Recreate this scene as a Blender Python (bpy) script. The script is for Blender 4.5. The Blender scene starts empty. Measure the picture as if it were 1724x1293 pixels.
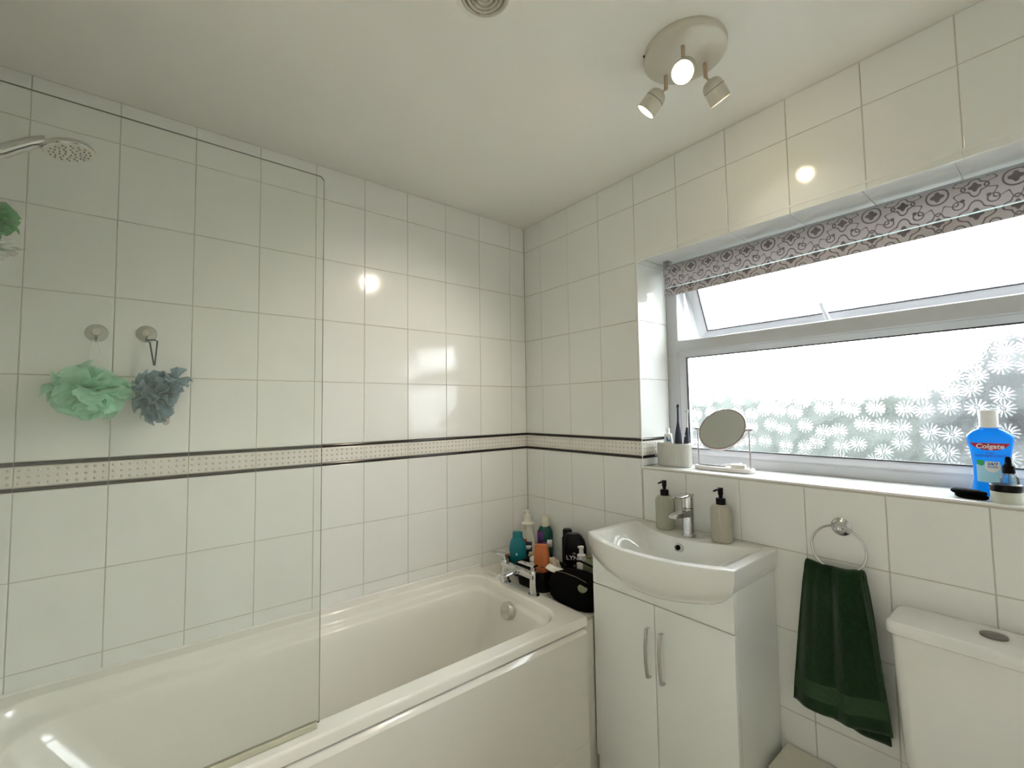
import bpy, bmesh, math, random
from mathutils import Vector, Matrix, noise

random.seed(7)
sc = bpy.context.scene
COL = sc.collection

# ------------------------------------------------------------------ camera
PX, PY, PZ = 1.88143, -1.60791, 1.38611
YAW, PITCH, ROLL, FPX = 0.8949, 0.0559, -0.0143, 751.96
fw = Vector((-math.sin(YAW) * math.cos(PITCH), math.cos(YAW) * math.cos(PITCH), math.sin(PITCH)))
r0 = Vector((math.cos(YAW), math.sin(YAW), 0)); u0 = r0.cross(fw)
rt = r0 * math.cos(ROLL) + u0 * math.sin(ROLL)
up = u0 * math.cos(ROLL) - r0 * math.sin(ROLL)
cd = bpy.data.cameras.new('camera'); cam = bpy.data.objects.new('camera', cd); COL.objects.link(cam)
cam.matrix_world = Matrix(((rt.x, up.x, -fw.x, PX), (rt.y, up.y, -fw.y, PY), (rt.z, up.z, -fw.z, PZ), (0, 0, 0, 1)))
cd.sensor_fit = 'HORIZONTAL'; cd.sensor_width = 36; cd.lens = 36 * FPX / 1724
cd.clip_start = 0.02; cd.clip_end = 200
sc.camera = cam

# ------------------------------------------------------------------ sky, exposure
w = bpy.data.worlds.new('overcast_sky'); sc.world = w; w.use_nodes = True
bg = w.node_tree.nodes['Background']
bg.inputs[0].default_value = (0.93, 0.97, 1.0, 1); bg.inputs[1].default_value = 4.3
sc.view_settings.view_transform = 'Standard'; sc.view_settings.look = 'None'
sc.view_settings.gamma = 1; sc.view_settings.use_curve_mapping = False
sc.view_settings.exposure = 2.03
cy = sc.cycles
cy.use_denoising = True
cy.use_light_tree = False
cy.max_bounces = 10; cy.diffuse_bounces = 6; cy.glossy_bounces = 4
cy.transmission_bounces = 6; cy.transparent_max_bounces = 12
cy.use_adaptive_sampling = True; cy.adaptive_threshold = 0.03
cy.sample_clamp_indirect = 12; cy.blur_glossy = 0.4
# window portal: only guides the sampling of the sky through the window opening
pl = bpy.data.lights.new('window_portal', 'AREA'); pl.shape = 'RECTANGLE'; pl.size = 1.36; pl.size_y = 0.90
pl.cycles.is_portal = True
po = bpy.data.objects.new('window_portal', pl); COL.objects.link(po)
po.location = (1.4225, 0.205, 1.585); po.rotation_euler = (-math.pi / 2, 0, 0)

# ------------------------------------------------------------------ materials
M = {}
def nt(name):
    m = bpy.data.materials.new(name); m.use_nodes = True; M[name] = m
    return m, m.node_tree.nodes, m.node_tree.links, m.node_tree.nodes['Principled BSDF']
def pbr(name, col, rough=0.5, metal=0.0, var=0.04, vscale=30, bump=0.0, bscale=120, spec=0.5, coat=0.0, trans=0.0, sheen=0.0):
    m, n, l, b = nt(name)
    tc = n.new('ShaderNodeTexCoord'); nz = n.new('ShaderNodeTexNoise'); nz.inputs['Scale'].default_value = vscale
    nz.inputs['Detail'].default_value = 4
    l.new(tc.outputs['Object'], nz.inputs['Vector'])
    mx = n.new('ShaderNodeMix'); mx.data_type = 'RGBA'
    mx.inputs[6].default_value = tuple(c * (1 - var) for c in col) + (1,)
    mx.inputs[7].default_value = tuple(min(1, c * (1 + var)) for c in col) + (1,)
    l.new(nz.outputs['Fac'], mx.inputs[0]); l.new(mx.outputs[2], b.inputs['Base Color'])
    b.inputs['Roughness'].default_value = rough; b.inputs['Metallic'].default_value = metal
    b.inputs['Specular IOR Level'].default_value = spec
    b.inputs['Coat Weight'].default_value = coat; b.inputs['Coat Roughness'].default_value = 0.05
    b.inputs['Transmission Weight'].default_value = trans
    b.inputs['Sheen Weight'].default_value = sheen
    if bump:
        n2 = n.new('ShaderNodeTexNoise'); n2.inputs['Scale'].default_value = bscale; n2.inputs['Detail'].default_value = 3
        l.new(tc.outputs['Object'], n2.inputs['Vector'])
        bp = n.new('ShaderNodeBump'); bp.inputs['Strength'].default_value = bump; bp.inputs['Distance'].default_value = 0.002
        l.new(n2.outputs['Fac'], bp.inputs['Height']); l.new(bp.outputs['Normal'], b.inputs['Normal'])
    return m

pbr('tile', (0.832, 0.845, 0.818), 0.10, var=0.015, vscale=6, bump=0.10, bscale=14)
pbr('grout', (0.56, 0.53, 0.47), 0.9, var=0.15, vscale=25)
pbr('ceiling_paint', (0.86, 0.85, 0.80), 0.85, var=0.02, vscale=4, bump=0.15, bscale=60)
pbr('wall_paint', (0.86, 0.85, 0.80), 0.6, var=0.02)
pbr('floor_vinyl', (0.60, 0.57, 0.50), 0.35, var=0.15, vscale=8)
pbr('trim_dark', (0.045, 0.04, 0.038), 0.16, metal=0.55, var=0.2, vscale=60)
pbr('dot_silver', (0.60, 0.585, 0.545), 0.2)
pbr('border_tile', (0.80, 0.775, 0.72), 0.12, var=0.05, vscale=90)
pbr('plastic_white', (0.82, 0.82, 0.80), 0.30, var=0.01)
pbr('upvc', (0.52, 0.53, 0.55), 0.28, var=0.01)
pbr('gasket', (0.03, 0.03, 0.035), 0.6)
pbr('bath_acrylic', (0.86, 0.85, 0.79), 0.13, var=0.01, vscale=3, coat=0.4)
pbr('panel_white', (0.76, 0.75, 0.69), 0.16, var=0.015, vscale=5, coat=0.3)
pbr('ceramic', (0.825, 0.83, 0.80), 0.06, var=0.01, coat=0.6)
pbr('cabinet', (0.86, 0.885, 0.86), 0.28, var=0.01)
pbr('board_raw', (0.70, 0.68, 0.62), 0.6, var=0.08, vscale=40)
pbr('dark_gap', (0.05, 0.045, 0.03), 0.9)
pbr('chrome', (0.62, 0.62, 0.62), 0.06, metal=1.0, var=0.02)
pbr('chrome_soft', (0.52, 0.51, 0.47), 0.3, metal=0.9, var=0.06)
pbr('button_metal', (0.22, 0.20, 0.185), 0.3, metal=0.6)
pbr('overflow_metal', (0.60, 0.58, 0.52), 0.32, metal=0.5, var=0.05)
pbr('black_plastic', (0.004, 0.004, 0.0055), 0.30, spec=0.18)
pbr('black_matt', (0.004, 0.004, 0.004), 0.55, var=0.3, spec=0.12)
pbr('black_fabric', (0.004, 0.004, 0.0045), 0.85, var=0.3, vscale=200, bump=0.4, bscale=500, spec=0.06)
pbr('stone_green', (0.40, 0.41, 0.31), 0.55, var=0.06, vscale=80)
pbr('stone_beige', (0.46, 0.43, 0.345), 0.55, var=0.06, vscale=80)
pbr('stone_grey', (0.60, 0.60, 0.55), 0.6, var=0.05, vscale=90)
pbr('mirror_glass', (0.70, 0.72, 0.70), 0.02, metal=1.0, var=0.0)
pbr('towel', (0.009, 0.036, 0.012), 0.95, var=0.6, vscale=110, bump=0.9, bscale=700, spec=0.1, sheen=0.25)
pbr('towel_band', (0.042, 0.085, 0.045), 0.8, var=0.25, vscale=200, bump=0.5, bscale=500, spec=0.2)
pbr('lamp_metal', (0.66, 0.63, 0.54), 0.38, metal=0.25, var=0.04)
pbr('lamp_stem', (0.60, 0.46, 0.33), 0.35, metal=0.5)
pbr('vent_grey', (0.60, 0.57, 0.50), 0.5)
pbr('vent_dark', (0.16, 0.145, 0.115), 0.6)
pbr('teal_plastic', (0.006, 0.215, 0.265), 0.35, var=0.04)
pbr('white_plastic_bottle', (0.78, 0.76, 0.68), 0.35)
pbr('cream_cap', (0.74, 0.70, 0.58), 0.4)
pbr('label_navy', (0.010, 0.014, 0.045), 0.35, spec=0.25)
pbr('label_red', (0.45, 0.06, 0.03), 0.4)
pbr('label_cream', (0.65, 0.55, 0.32), 0.5)
pbr('label_violet', (0.16, 0.035, 0.26), 0.4, var=0.4, vscale=50)
pbr('label_teal', (0.004, 0.085, 0.075), 0.35, var=0.4, vscale=50)
pbr('orange_plastic', (0.50, 0.135, 0.035), 0.4, var=0.06)
pbr('beige_soft', (0.58, 0.50, 0.40), 0.85, var=0.15, vscale=60, bump=0.5, bscale=150)
pbr('white_print', (0.80, 0.80, 0.80), 0.4)
pbr('grey_print', (0.30, 0.30, 0.30), 0.5)
pbr('olive_plastic', (0.19, 0.21, 0.13), 0.4)
pbr('yellow_label', (0.55, 0.42, 0.10), 0.5)
pbr('lime_strip', (0.22, 0.27, 0.04), 0.5)
pbr('navy_brush', (0.010, 0.014, 0.038), 0.35)
pbr('marble', (0.76, 0.73, 0.70), 0.25, var=0.06, vscale=14)
pbr('rose_metal', (0.52, 0.45, 0.46), 0.22, metal=0.9)
pbr('dark_metal', (0.12, 0.12, 0.13), 0.25, metal=1.0)
pbr('blue_label', (0.03, 0.22, 0.55), 0.4)
pbr('brand_red', (0.42, 0.008, 0.03), 0.35)
pbr('brand_blue', (0.008, 0.10, 0.42), 0.4)
pbr('pale_blue_print', (0.38, 0.68, 0.85), 0.4)
pbr('brand_green', (0.02, 0.36, 0.10), 0.4)
pbr('jar_cream', (0.58, 0.60, 0.52), 0.3)
pbr('sealant', (0.84, 0.83, 0.79), 0.3)
pbr('boxing', (0.72, 0.70, 0.60), 0.5, var=0.05)
pbr('hedge', (0.048, 0.056, 0.050), 0.9, var=0.5, vscale=6)
pbr('conifer', (0.040, 0.045, 0.046), 0.9, var=0.5, vscale=5)
pbr('lawn', (0.05, 0.06, 0.04), 0.95, var=0.3, vscale=2)
pbr('bark', (0.10, 0.075, 0.05), 0.95)
pbr('cord_blue', (0.05, 0.085, 0.10), 0.8)
pbr('bristle', (0.55, 0.70, 0.68), 0.7)

def mix_shader(name, build):
    m = bpy.data.materials.new(name); m.use_nodes = True; M[name] = m
    n, l = m.node_tree.nodes, m.node_tree.links
    n.remove(n['Principled BSDF']); build(n, l, n['Material Output'])

def clear_glass(tint, film=0.0, spec=1.0):
    def b(n, l, out):
        t = n.new('ShaderNodeBsdfTransparent'); t.inputs[0].default_value = tint + (1,)
        g = n.new('ShaderNodeBsdfGlossy'); g.inputs['Roughness'].default_value = 0.02
        fr = n.new('ShaderNodeFresnel'); fr.inputs['IOR'].default_value = 1.35
        mx = n.new('ShaderNodeMixShader'); l.new(fr.outputs[0], mx.inputs[0]); l.new(t.outputs[0], mx.inputs[1]); l.new(g.outputs[0], mx.inputs[2])
        last = mx
        if film:
            d = n.new('ShaderNodeBsdfDiffuse'); d.inputs[0].default_value = (0.80, 0.84, 0.78, 1)
            tc = n.new('ShaderNodeTexCoord'); nz = n.new('ShaderNodeTexNoise'); nz.inputs['Scale'].default_value = 5; nz.inputs['Detail'].default_value = 5
            l.new(tc.outputs['Object'], nz.inputs['Vector'])
            ma = n.new('ShaderNodeMath'); ma.operation = 'MULTIPLY'; ma.inputs[1].default_value = film * 2
            l.new(nz.outputs['Fac'], ma.inputs[0])
            m2 = n.new('ShaderNodeMixShader'); l.new(ma.outputs[0], m2.inputs[0]); l.new(mx.outputs[0], m2.inputs[1]); l.new(d.outputs[0], m2.inputs[2])
            last = m2
        l.new(last.outputs[0], out.inputs[0])
    return b
mix_shader('screen_glass', clear_glass((0.980, 0.990, 0.976), film=0.045))
mix_shader('clear_plastic', clear_glass((0.90, 0.90, 0.88), film=0.10))
mix_shader('bottle_glass', clear_glass((0.86, 0.88, 0.80), film=0.06))
pbr('screen_edge', (0.16, 0.19, 0.15), 0.15, trans=0.0)
pbr('seal_strip', (0.50, 0.50, 0.38), 0.35, var=0.1)

def thin_cloth(name, col, transl=0.5, transp=0.0):
    def b(n, l, out):
        d = n.new('ShaderNodeBsdfDiffuse'); d.inputs[0].default_value = col + (1,)
        t = n.new('ShaderNodeBsdfTranslucent'); t.inputs[0].default_value = col + (1,)
        mx = n.new('ShaderNodeMixShader'); mx.inputs[0].default_value = transl
        l.new(d.outputs[0], mx.inputs[1]); l.new(t.outputs[0], mx.inputs[2])
        last = mx
        if transp:
            tr = n.new('ShaderNodeBsdfTransparent')
            tc = n.new('ShaderNodeTexCoord'); nz = n.new('ShaderNodeTexNoise'); nz.inputs['Scale'].default_value = 90
            l.new(tc.outputs['Object'], nz.inputs['Vector'])
            ma = n.new('ShaderNodeMath'); ma.operation = 'MULTIPLY'; ma.inputs[1].default_value = transp * 2; l.new(nz.outputs['Fac'], ma.inputs[0])
            m2 = n.new('ShaderNodeMixShader'); l.new(ma.outputs[0], m2.inputs[0])
            l.new(mx.outputs[0], m2.inputs[1]); l.new(tr.outputs[0], m2.inputs[2]); last = m2
        l.new(last.outputs[0], out.inputs[0])
    mix_shader(name, b)
thin_cloth('net_green', (0.60, 0.93, 0.76), 0.45, 0.12)
thin_cloth('net_blue', (0.32, 0.47, 0.53), 0.42, 0.14)
thin_cloth('net_mint', (0.20, 0.55, 0.22), 0.40, 0.15)

def mouthwash_b(n, l, out):
    p = n.new('ShaderNodeBsdfPrincipled'); p.inputs['Base Color'].default_value = (0.010, 0.27, 0.66, 1); p.inputs['Roughness'].default_value = 0.08
    t = n.new('ShaderNodeBsdfTranslucent'); t.inputs[0].default_value = (0.02, 0.48, 0.92, 1)
    mx = n.new('ShaderNodeMixShader'); mx.inputs[0].default_value = 0.45
    l.new(p.outputs[0], mx.inputs[1]); l.new(t.outputs[0], mx.inputs[2]); l.new(mx.outputs[0], out.inputs[0])
mix_shader('mouthwash_blue', mouthwash_b)

def emit(name, col, s):
    def b(n, l, out):
        e = n.new('ShaderNodeEmission'); e.inputs[0].default_value = col + (1,); e.inputs[1].default_value = s
        l.new(e.outputs[0], out.inputs[0])
    mix_shader(name, b)
emit('bulb_glow', (1.0, 0.78, 0.42), 9.0)
M['bulb_glow'].cycles.emission_sampling = 'NONE'     # the lamp heads' own spot lights do the lighting

class NB:
    """small helper to chain math nodes"""
    def __init__(s, n, l): s.n, s.l = n, l
    def m(s, op, a, b=None, c=None):
        q = s.n.new('ShaderNodeMath'); q.operation = op
        for i, v in enumerate((a, b, c)):
            if v is None: continue
            if isinstance(v, (int, float)): q.inputs[i].default_value = v
            else: s.l.new(v, q.inputs[i])
        return q.outputs[0]

# obscured glass: flowers of radiating petals pressed into the pane
def flower_glass(n, l, out):
    k = NB(n, l)
    tc = n.new('ShaderNodeTexCoord'); sp = n.new('ShaderNodeSeparateXYZ'); l.new(tc.outputs['Object'], sp.inputs[0])
    def layer(scale, off, nP, rnd):
        x = k.m('ADD', k.m('MULTIPLY', sp.outputs[0], scale), off); z = k.m('ADD', k.m('MULTIPLY', sp.outputs[2], scale), off * 1.7)
        cb = n.new('ShaderNodeCombineXYZ'); l.new(x, cb.inputs[0]); l.new(z, cb.inputs[1])
        v = n.new('ShaderNodeTexVoronoi'); v.voronoi_dimensions = '2D'; v.inputs['Scale'].default_value = 1.0; v.inputs['Randomness'].default_value = rnd
        l.new(cb.outputs[0], v.inputs['Vector'])
        ps = n.new('ShaderNodeSeparateXYZ'); l.new(v.outputs['Position'], ps.inputs[0])
        dx = k.m('SUBTRACT', x, ps.outputs[0]); dz = k.m('SUBTRACT', z, ps.outputs[1])
        r = v.outputs['Distance']
        a = k.m('ARCTAN2', dz, dx)
        cs = n.new('ShaderNodeSeparateColor'); l.new(v.outputs['Color'], cs.inputs[0])
        ph = k.m('MULTIPLY', cs.outputs[0], 6.28)
        s_ = k.m('ABSOLUTE', k.m('SINE', k.m('ADD', k.m('MULTIPLY', a, nP / 2), ph)))
        pet = k.m('POWER', s_, 5.0)
        # petals live between two radii, with a small round heart
        mr = n.new('ShaderNodeMapRange'); mr.interpolation_type = 'SMOOTHSTEP'
        mr.inputs[1].default_value = 0.09; mr.inputs[2].default_value = 0.16; l.new(r, mr.inputs[0])
        mo = n.new('ShaderNodeMapRange'); mo.interpolation_type = 'SMOOTHSTEP'
        mo.inputs[1].default_value = 0.50; mo.inputs[2].default_value = 0.40; l.new(r, mo.inputs[0])
        mc = n.new('ShaderNodeMapRange'); mc.interpolation_type = 'SMOOTHSTEP'
        mc.inputs[1].default_value = 0.09; mc.inputs[2].default_value = 0.03; l.new(r, mc.inputs[0])
        return k.m('ADD', k.m('MULTIPLY', k.m('MULTIPLY', pet, mr.outputs[0]), mo.outputs[0]), mc.outputs[0])
    h1 = layer(17.5, 0.3, 14, 0.6)
    nz = n.new('ShaderNodeTexNoise'); nz.inputs['Scale'].default_value = 110; nz.inputs['Detail'].default_value = 2
    l.new(tc.outputs['Object'], nz.inputs['Vector'])
    n2 = n.new('ShaderNodeTexNoise'); n2.inputs['Scale'].default_value = 28; n2.inputs['Detail'].default_value = 1
    l.new(tc.outputs['Object'], n2.inputs['Vector'])
    h = k.m('ADD', h1, k.m('ADD', k.m('MULTIPLY', nz.outputs['Fac'], 0.30), k.m('MULTIPLY', n2.outputs['Fac'], 0.5)))
    bp = n.new('ShaderNodeBump'); bp.inputs['Strength'].default_value = 1.0; bp.inputs['Distance'].default_value = 0.0009
    l.new(h, bp.inputs['Height'])
    rf = n.new('ShaderNodeBsdfRefraction'); rf.inputs['IOR'].default_value = 1.45; rf.inputs['Roughness'].default_value = 0.02
    l.new(bp.outputs[0], rf.inputs['Normal'])
    gl = n.new('ShaderNodeBsdfGlossy'); gl.inputs['Roughness'].default_value = 0.05; l.new(bp.outputs[0], gl.inputs['Normal'])
    fr = n.new('ShaderNodeFresnel'); fr.inputs['IOR'].default_value = 1.4; l.new(bp.outputs[0], fr.inputs['Normal'])
    mx = n.new('ShaderNodeMixShader'); l.new(fr.outputs[0], mx.inputs[0]); l.new(rf.outputs[0], mx.inputs[1]); l.new(gl.outputs[0], mx.inputs[2])
    tr = n.new('ShaderNodeBsdfTransparent'); tr.inputs[0].default_value = (0.93, 0.95, 0.95, 1)
    m2 = n.new('ShaderNodeMixShader'); m2.inputs[0].default_value = 0.30
    l.new(mx.outputs[0], m2.inputs[1]); l.new(tr.outputs[0], m2.inputs[2])
    fz = n.new('ShaderNodeBsdfTranslucent'); fz.inputs[0].default_value = (0.80, 0.84, 0.85, 1)
    m3 = n.new('ShaderNodeMixShader'); l.new(k.m('MULTIPLY', k.m('MINIMUM', h1, 1.0), 0.07), m3.inputs[0])
    l.new(m2.outputs[0], m3.inputs[1]); l.new(fz.outputs[0], m3.inputs[2]); l.new(m3.outputs[0], out.inputs[0])
mix_shader('flower_glass', flower_glass)

# roller blind print: rings, quatrefoils and scrolls on a tile grid
def blind_print(n, l, out):
    k = NB(n, l); P = 0.152
    tc = n.new('ShaderNodeTexCoord'); sp = n.new('ShaderNodeSeparateXYZ'); l.new(tc.outputs['UV'], sp.inputs[0])
    def ring(cx, cz, r, wd, px=P, pz=P, fill=False):
        x = k.m('SUBTRACT', k.m('MODULO', k.m('ADD', sp.outputs[0], 10 * px - cx + px / 2), px), px / 2)
        z = k.m('SUBTRACT', k.m('MODULO', k.m('ADD', sp.outputs[1], 10 * pz - cz + pz / 2), pz), pz / 2)
        d = k.m('SQRT', k.m('ADD', k.m('MULTIPLY', x, x), k.m('MULTIPLY', z, z)))
        if fill: return k.m('LESS_THAN', d, r)
        return k.m('LESS_THAN', k.m('ABSOLUTE', k.m('SUBTRACT', d, r)), wd)
    def petal(cx, cz, r, nP, wd):
        x = k.m('SUBTRACT', k.m('MODULO', k.m('ADD', sp.outputs[0], 10 * P - cx + P / 2), P), P / 2)
        z = k.m('SUBTRACT', k.m('MODULO', k.m('ADD', sp.outputs[1], 10 * P - cz + P / 2), P), P / 2)
        d = k.m('SQRT', k.m('ADD', k.m('MULTIPLY', x, x), k.m('MULTIPLY', z, z)))
        a = k.m('ARCTAN2', z, x)
        rr = k.m('ADD', r, k.m('MULTIPLY', k.m('COSINE', k.m('MULTIPLY', a, nP)), r * 0.22))
        return d, rr, k.m('LESS_THAN', k.m('ABSOLUTE', k.m('SUBTRACT', d, rr)), wd)
    parts = []; W_ = 0.0021; O = -0.036
    parts.append(ring(0, O, 0.0235, W_))
    d, rr, _ = petal(0, O, 0.0125, 4, 0.001); parts.append(k.m('LESS_THAN', d, rr))
    parts.append(petal(0, O, 0.047, 8, W_)[2])
    parts.append(petal(0.076, O + 0.076, 0.030, 4, W_)[2])
    d, rr, _ = petal(0.076, O + 0.076, 0.013, 4, 0.001); parts.append(k.m('LESS_THAN', d, rr))
    for cx, cz in ((0.076, O), (0.0, O + 0.076)):
        parts.append(petal(cx, cz, 0.022, 4, W_)[2]); d, rr, _ = petal(cx, cz, 0.011, 4, 0.001); parts.append(k.m('LESS_THAN', d, rr))
    for (cx, cz) in ((0.042, 0.042), (-0.042, 0.042), (0.042, -0.042), (-0.042, -0.042)):
        parts.append(ring(cx, O + cz, 0.0115, W_ * 0.8)); parts.append(ring(cx * 1.2, O + cz * 0.75, 0.005, 0.001, fill=True))
    s = parts[0]
    for q in parts[1:]: s = k.m('MAXIMUM', s, q)
    mx = n.new('ShaderNodeMix'); mx.data_type = 'RGBA'
    mx.inputs[6].default_value = (0.72, 0.68, 0.70, 1); mx.inputs[7].default_value = (0.27, 0.245, 0.265, 1)
    l.new(s, mx.inputs[0])
    di = n.new('ShaderNodeBsdfDiffuse'); l.new(mx.outputs[2], di.inputs[0])
    t = n.new('ShaderNodeBsdfTranslucent'); l.new(mx.outputs[2], t.inputs[0])
    ms = n.new('ShaderNodeMixShader'); ms.inputs[0].default_value = 0.30
    l.new(di.outputs[0], ms.inputs[1]); l.new(t.outputs[0], ms.inputs[2]); l.new(ms.outputs[0], out.inputs[0])
mix_shader('blind_fabric', blind_print)
thin_cloth('blind_seam', (0.85, 0.92, 0.92), 0.6)

# ------------------------------------------------------------------ mesh helpers
def link(name, me, mat, parent=None, smooth=False, ang=35, loc=None, rot=None):
    o = bpy.data.objects.new(name, me); COL.objects.link(o)
    if mat is not None and len(me.materials) == 0: me.materials.append(M[mat] if isinstance(mat, str) else mat)
    if smooth:
        for p in me.polygons: p.use_smooth = True
        me.set_sharp_from_angle(angle=math.radians(ang))
    if parent: o.parent = parent
    if loc is not None: o.location = loc
    if rot is not None: o.rotation_euler = rot
    return o
def obj(name, bm, mat, parent=None, smooth=False, ang=35, loc=None, rot=None):
    bmesh.ops.recalc_face_normals(bm, faces=bm.faces[:])
    me = bpy.data.meshes.new(name); bm.to_mesh(me); bm.free()
    return link(name, me, mat, parent, smooth, ang, loc, rot)
def wn(o):
    md = o.modifiers.new('weighted_normals', 'WEIGHTED_NORMAL'); md.keep_sharp = True; md.weight = 80
    return o
def tag(o, label, cat=None, group=None, kind=None):
    o['label'] = label
    if cat: o['category'] = cat
    if group: o['group'] = group
    if kind: o['kind'] = kind
    return o
def thing(name, label, cat, loc=(0, 0, 0), rz=0.0, group=None, kind=None):
    o = bpy.data.objects.new(name, None); COL.objects.link(o); o.location = loc; o.rotation_euler = (0, 0, rz)
    o.empty_display_size = 0.05
    return tag(o, label, cat, group, kind)
def BM(): return bmesh.new()
def box(bm, x0, x1, y0, y1, z0, z1, bev=0.0, seg=2):
    vs = [bm.verts.new((x, y, z)) for x in (x0, x1) for y in (y0, y1) for z in (z0, z1)]
    idx = [(0, 1, 3, 2), (4, 6, 7, 5), (0, 4, 5, 1), (2, 3, 7, 6), (0, 2, 6, 4), (1, 5, 7, 3)]
    fs = [bm.faces.new([vs[i] for i in f]) for f in idx]
    if bev:
        es = list({e for f in fs for e in f.edges})
        bmesh.ops.bevel(bm, geom=es, offset=bev, segments=seg, profile=0.5, affect='EDGES')
    return bm
def lathe(bm, prof, seg=32, c=(0, 0, 0), ax=(0, 0, 1), sx=1.0, sy=1.0, rib=None):
    """prof: list of (r, h); rib: (count, depth, hmin, hmax)"""
    q = Vector((0, 0, 1)).rotation_difference(Vector(ax).normalized()); c = Vector(c)
    rings = []
    for r, h in prof:
        ring = []
        if r < 1e-6:
            ring = [bm.verts.new(c + q @ Vector((0, 0, h)))]
        else:
            for i in range(seg):
                a = 2 * math.pi * i / seg
                rr = r
                if rib and rib[2] <= h <= rib[3]: rr = r * (1 - rib[1] * (0.5 - 0.5 * math.cos(a * rib[0])))
                ring.append(bm.verts.new(c + q @ Vector((rr * math.cos(a) * sx, rr * math.sin(a) * sy, h))))
        rings.append(ring)
    for a, b in zip(rings, rings[1:]):
        n = max(len(a), len(b))
        if len(a) == 1 and len(b) == 1: continue
        for i in range(n):
            j = (i + 1) % n
            if len(a) == 1: bm.faces.new((a[0], b[i], b[j]))
            elif len(b) == 1: bm.faces.new((a[i], a[j], b[0]))
            else: bm.faces.new((a[i], a[j], b[j], b[i]))
    return bm
def tube(bm, pts, rad, seg=10, closed=False, flat=None):
    pts = [Vector(p) for p in pts]; n = len(pts)
    rr = rad if isinstance(rad, (list, tuple)) else [rad] * n
    prev = None; rings = []
    for i, p in enumerate(pts):
        if closed: t = pts[(i + 1) % n] - pts[i - 1]
        else: t = pts[min(i + 1, n - 1)] - pts[max(i - 1, 0)]
        t.normalize()
        if prev is None:
            a = Vector((0, 0, 1)) if abs(t.z) < 0.9 else Vector((1, 0, 0))
            u = t.cross(a).normalized()
        else:
            u = (prev - t * prev.dot(t)).normalized()
        prev = u; v = t.cross(u)
        rings.append([bm.verts.new(p + (u * math.cos(2 * math.pi * k / seg) + v * math.sin(2 * math.pi * k / seg) * (flat or 1)) * rr[i]) for k in range(seg)])
    m = n if closed else n - 1
    for i in range(m):
        a, b = rings[i], rings[(i + 1) % n]
        for k in range(seg): bm.faces.new((a[k], a[(k + 1) % seg], b[(k + 1) % seg], b[k]))
    if not closed:
        bm.faces.new(rings[0][::-1]); bm.faces.new(rings[-1])
    return bm
def loft(bm, rings, cap0=True, cap1=True):
    R = [[bm.verts.new(p) for p in r] for r in rings]
    n = len(R[0])
    for a, b in zip(R, R[1:]):
        for i in range(n):
            j = (i + 1) % n; bm.faces.new((a[i], a[j], b[j], b[i]))
    if cap0: bm.faces.new(R[0][::-1])
    if cap1: bm.faces.new(R[-1])
    return bm
def rrect(x0, x1, y0, y1, r, z, nc=8, ns=6):
    """rounded rectangle ring with matching point count"""
    r = min(r, (x1 - x0) / 2 - 1e-4, (y1 - y0) / 2 - 1e-4)
    cs = [((x1 - r, y1 - r), 0), ((x0 + r, y1 - r), 90), ((x0 + r, y0 + r), 180), ((x1 - r, y0 + r), 270)]
    pts = []
    for i, ((cx, cy_), a0) in enumerate(cs):
        arc = [(cx + r * math.cos(math.radians(a0 + 90 * k / nc)), cy_ + r * math.sin(math.radians(a0 + 90 * k / nc))) for k in range(nc + 1)]
        pts += arc
        (nx, ny), na = cs[(i + 1) % 4]
        e = (nx + r * math.cos(math.radians(na)), ny + r * math.sin(math.radians(na)))
        s = arc[-1]
        pts += [(s[0] + (e[0] - s[0]) * k / ns, s[1] + (e[1] - s[1]) * k / ns) for k in range(1, ns)]
    return [Vector((x, y, z)) for x, y in pts]
def stadium(hx, hy, z, n=48, cx=0, cy_=0, p=2.6):
    out = []
    for i in range(n):
        a = 2 * math.pi * i / n; c, s = math.cos(a), math.sin(a)
        out.append(Vector((cx + hx * math.copysign(abs(c) ** (2 / p), c), cy_ + hy * math.copysign(abs(s) ** (2 / p), s), z)))
    return out
def frame_sweep(bm, x0, x1, z0, z1, prof):
    """profile (inward distance, y) swept round a rectangle with mitred corners"""
    cor = [(x0, z0, 1, 1), (x1, z0, -1, 1), (x1, z1, -1, -1), (x0, z1, 1, -1)]
    R = [[bm.verts.new((x + sx * d, y, z + sz * d)) for d, y in prof] for x, z, sx, sz in cor]
    n = len(prof)
    for i in range(4):
        a, b = R[i], R[(i + 1) % 4]
        for k in range(n): bm.faces.new((a[k], a[(k + 1) % n], b[(k + 1) % n], b[k]))
    return bm
def text_mesh(name, body, size, mat, fn, parent, bold=0.0, sx=1.0, shear=0.0):
    cu = bpy.data.curves.new(name, 'FONT'); cu.body = body; cu.size = size; cu.align_x = 'CENTER'; cu.align_y = 'CENTER'
    cu.offset = bold; cu.resolution_u = 4; cu.shear = shear
    t = bpy.data.objects.new(name, cu); COL.objects.link(t)
    dg = bpy.context.evaluated_depsgraph_get(); me = bpy.data.meshes.new_from_object(t.evaluated_get(dg))
    bpy.data.objects.remove(t); bpy.data.curves.remove(cu)
    for v in me.vertices: v.co = fn(v.co.x * sx, v.co.y)
    me.materials.clear()
    return link(name, me, mat, parent)

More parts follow.
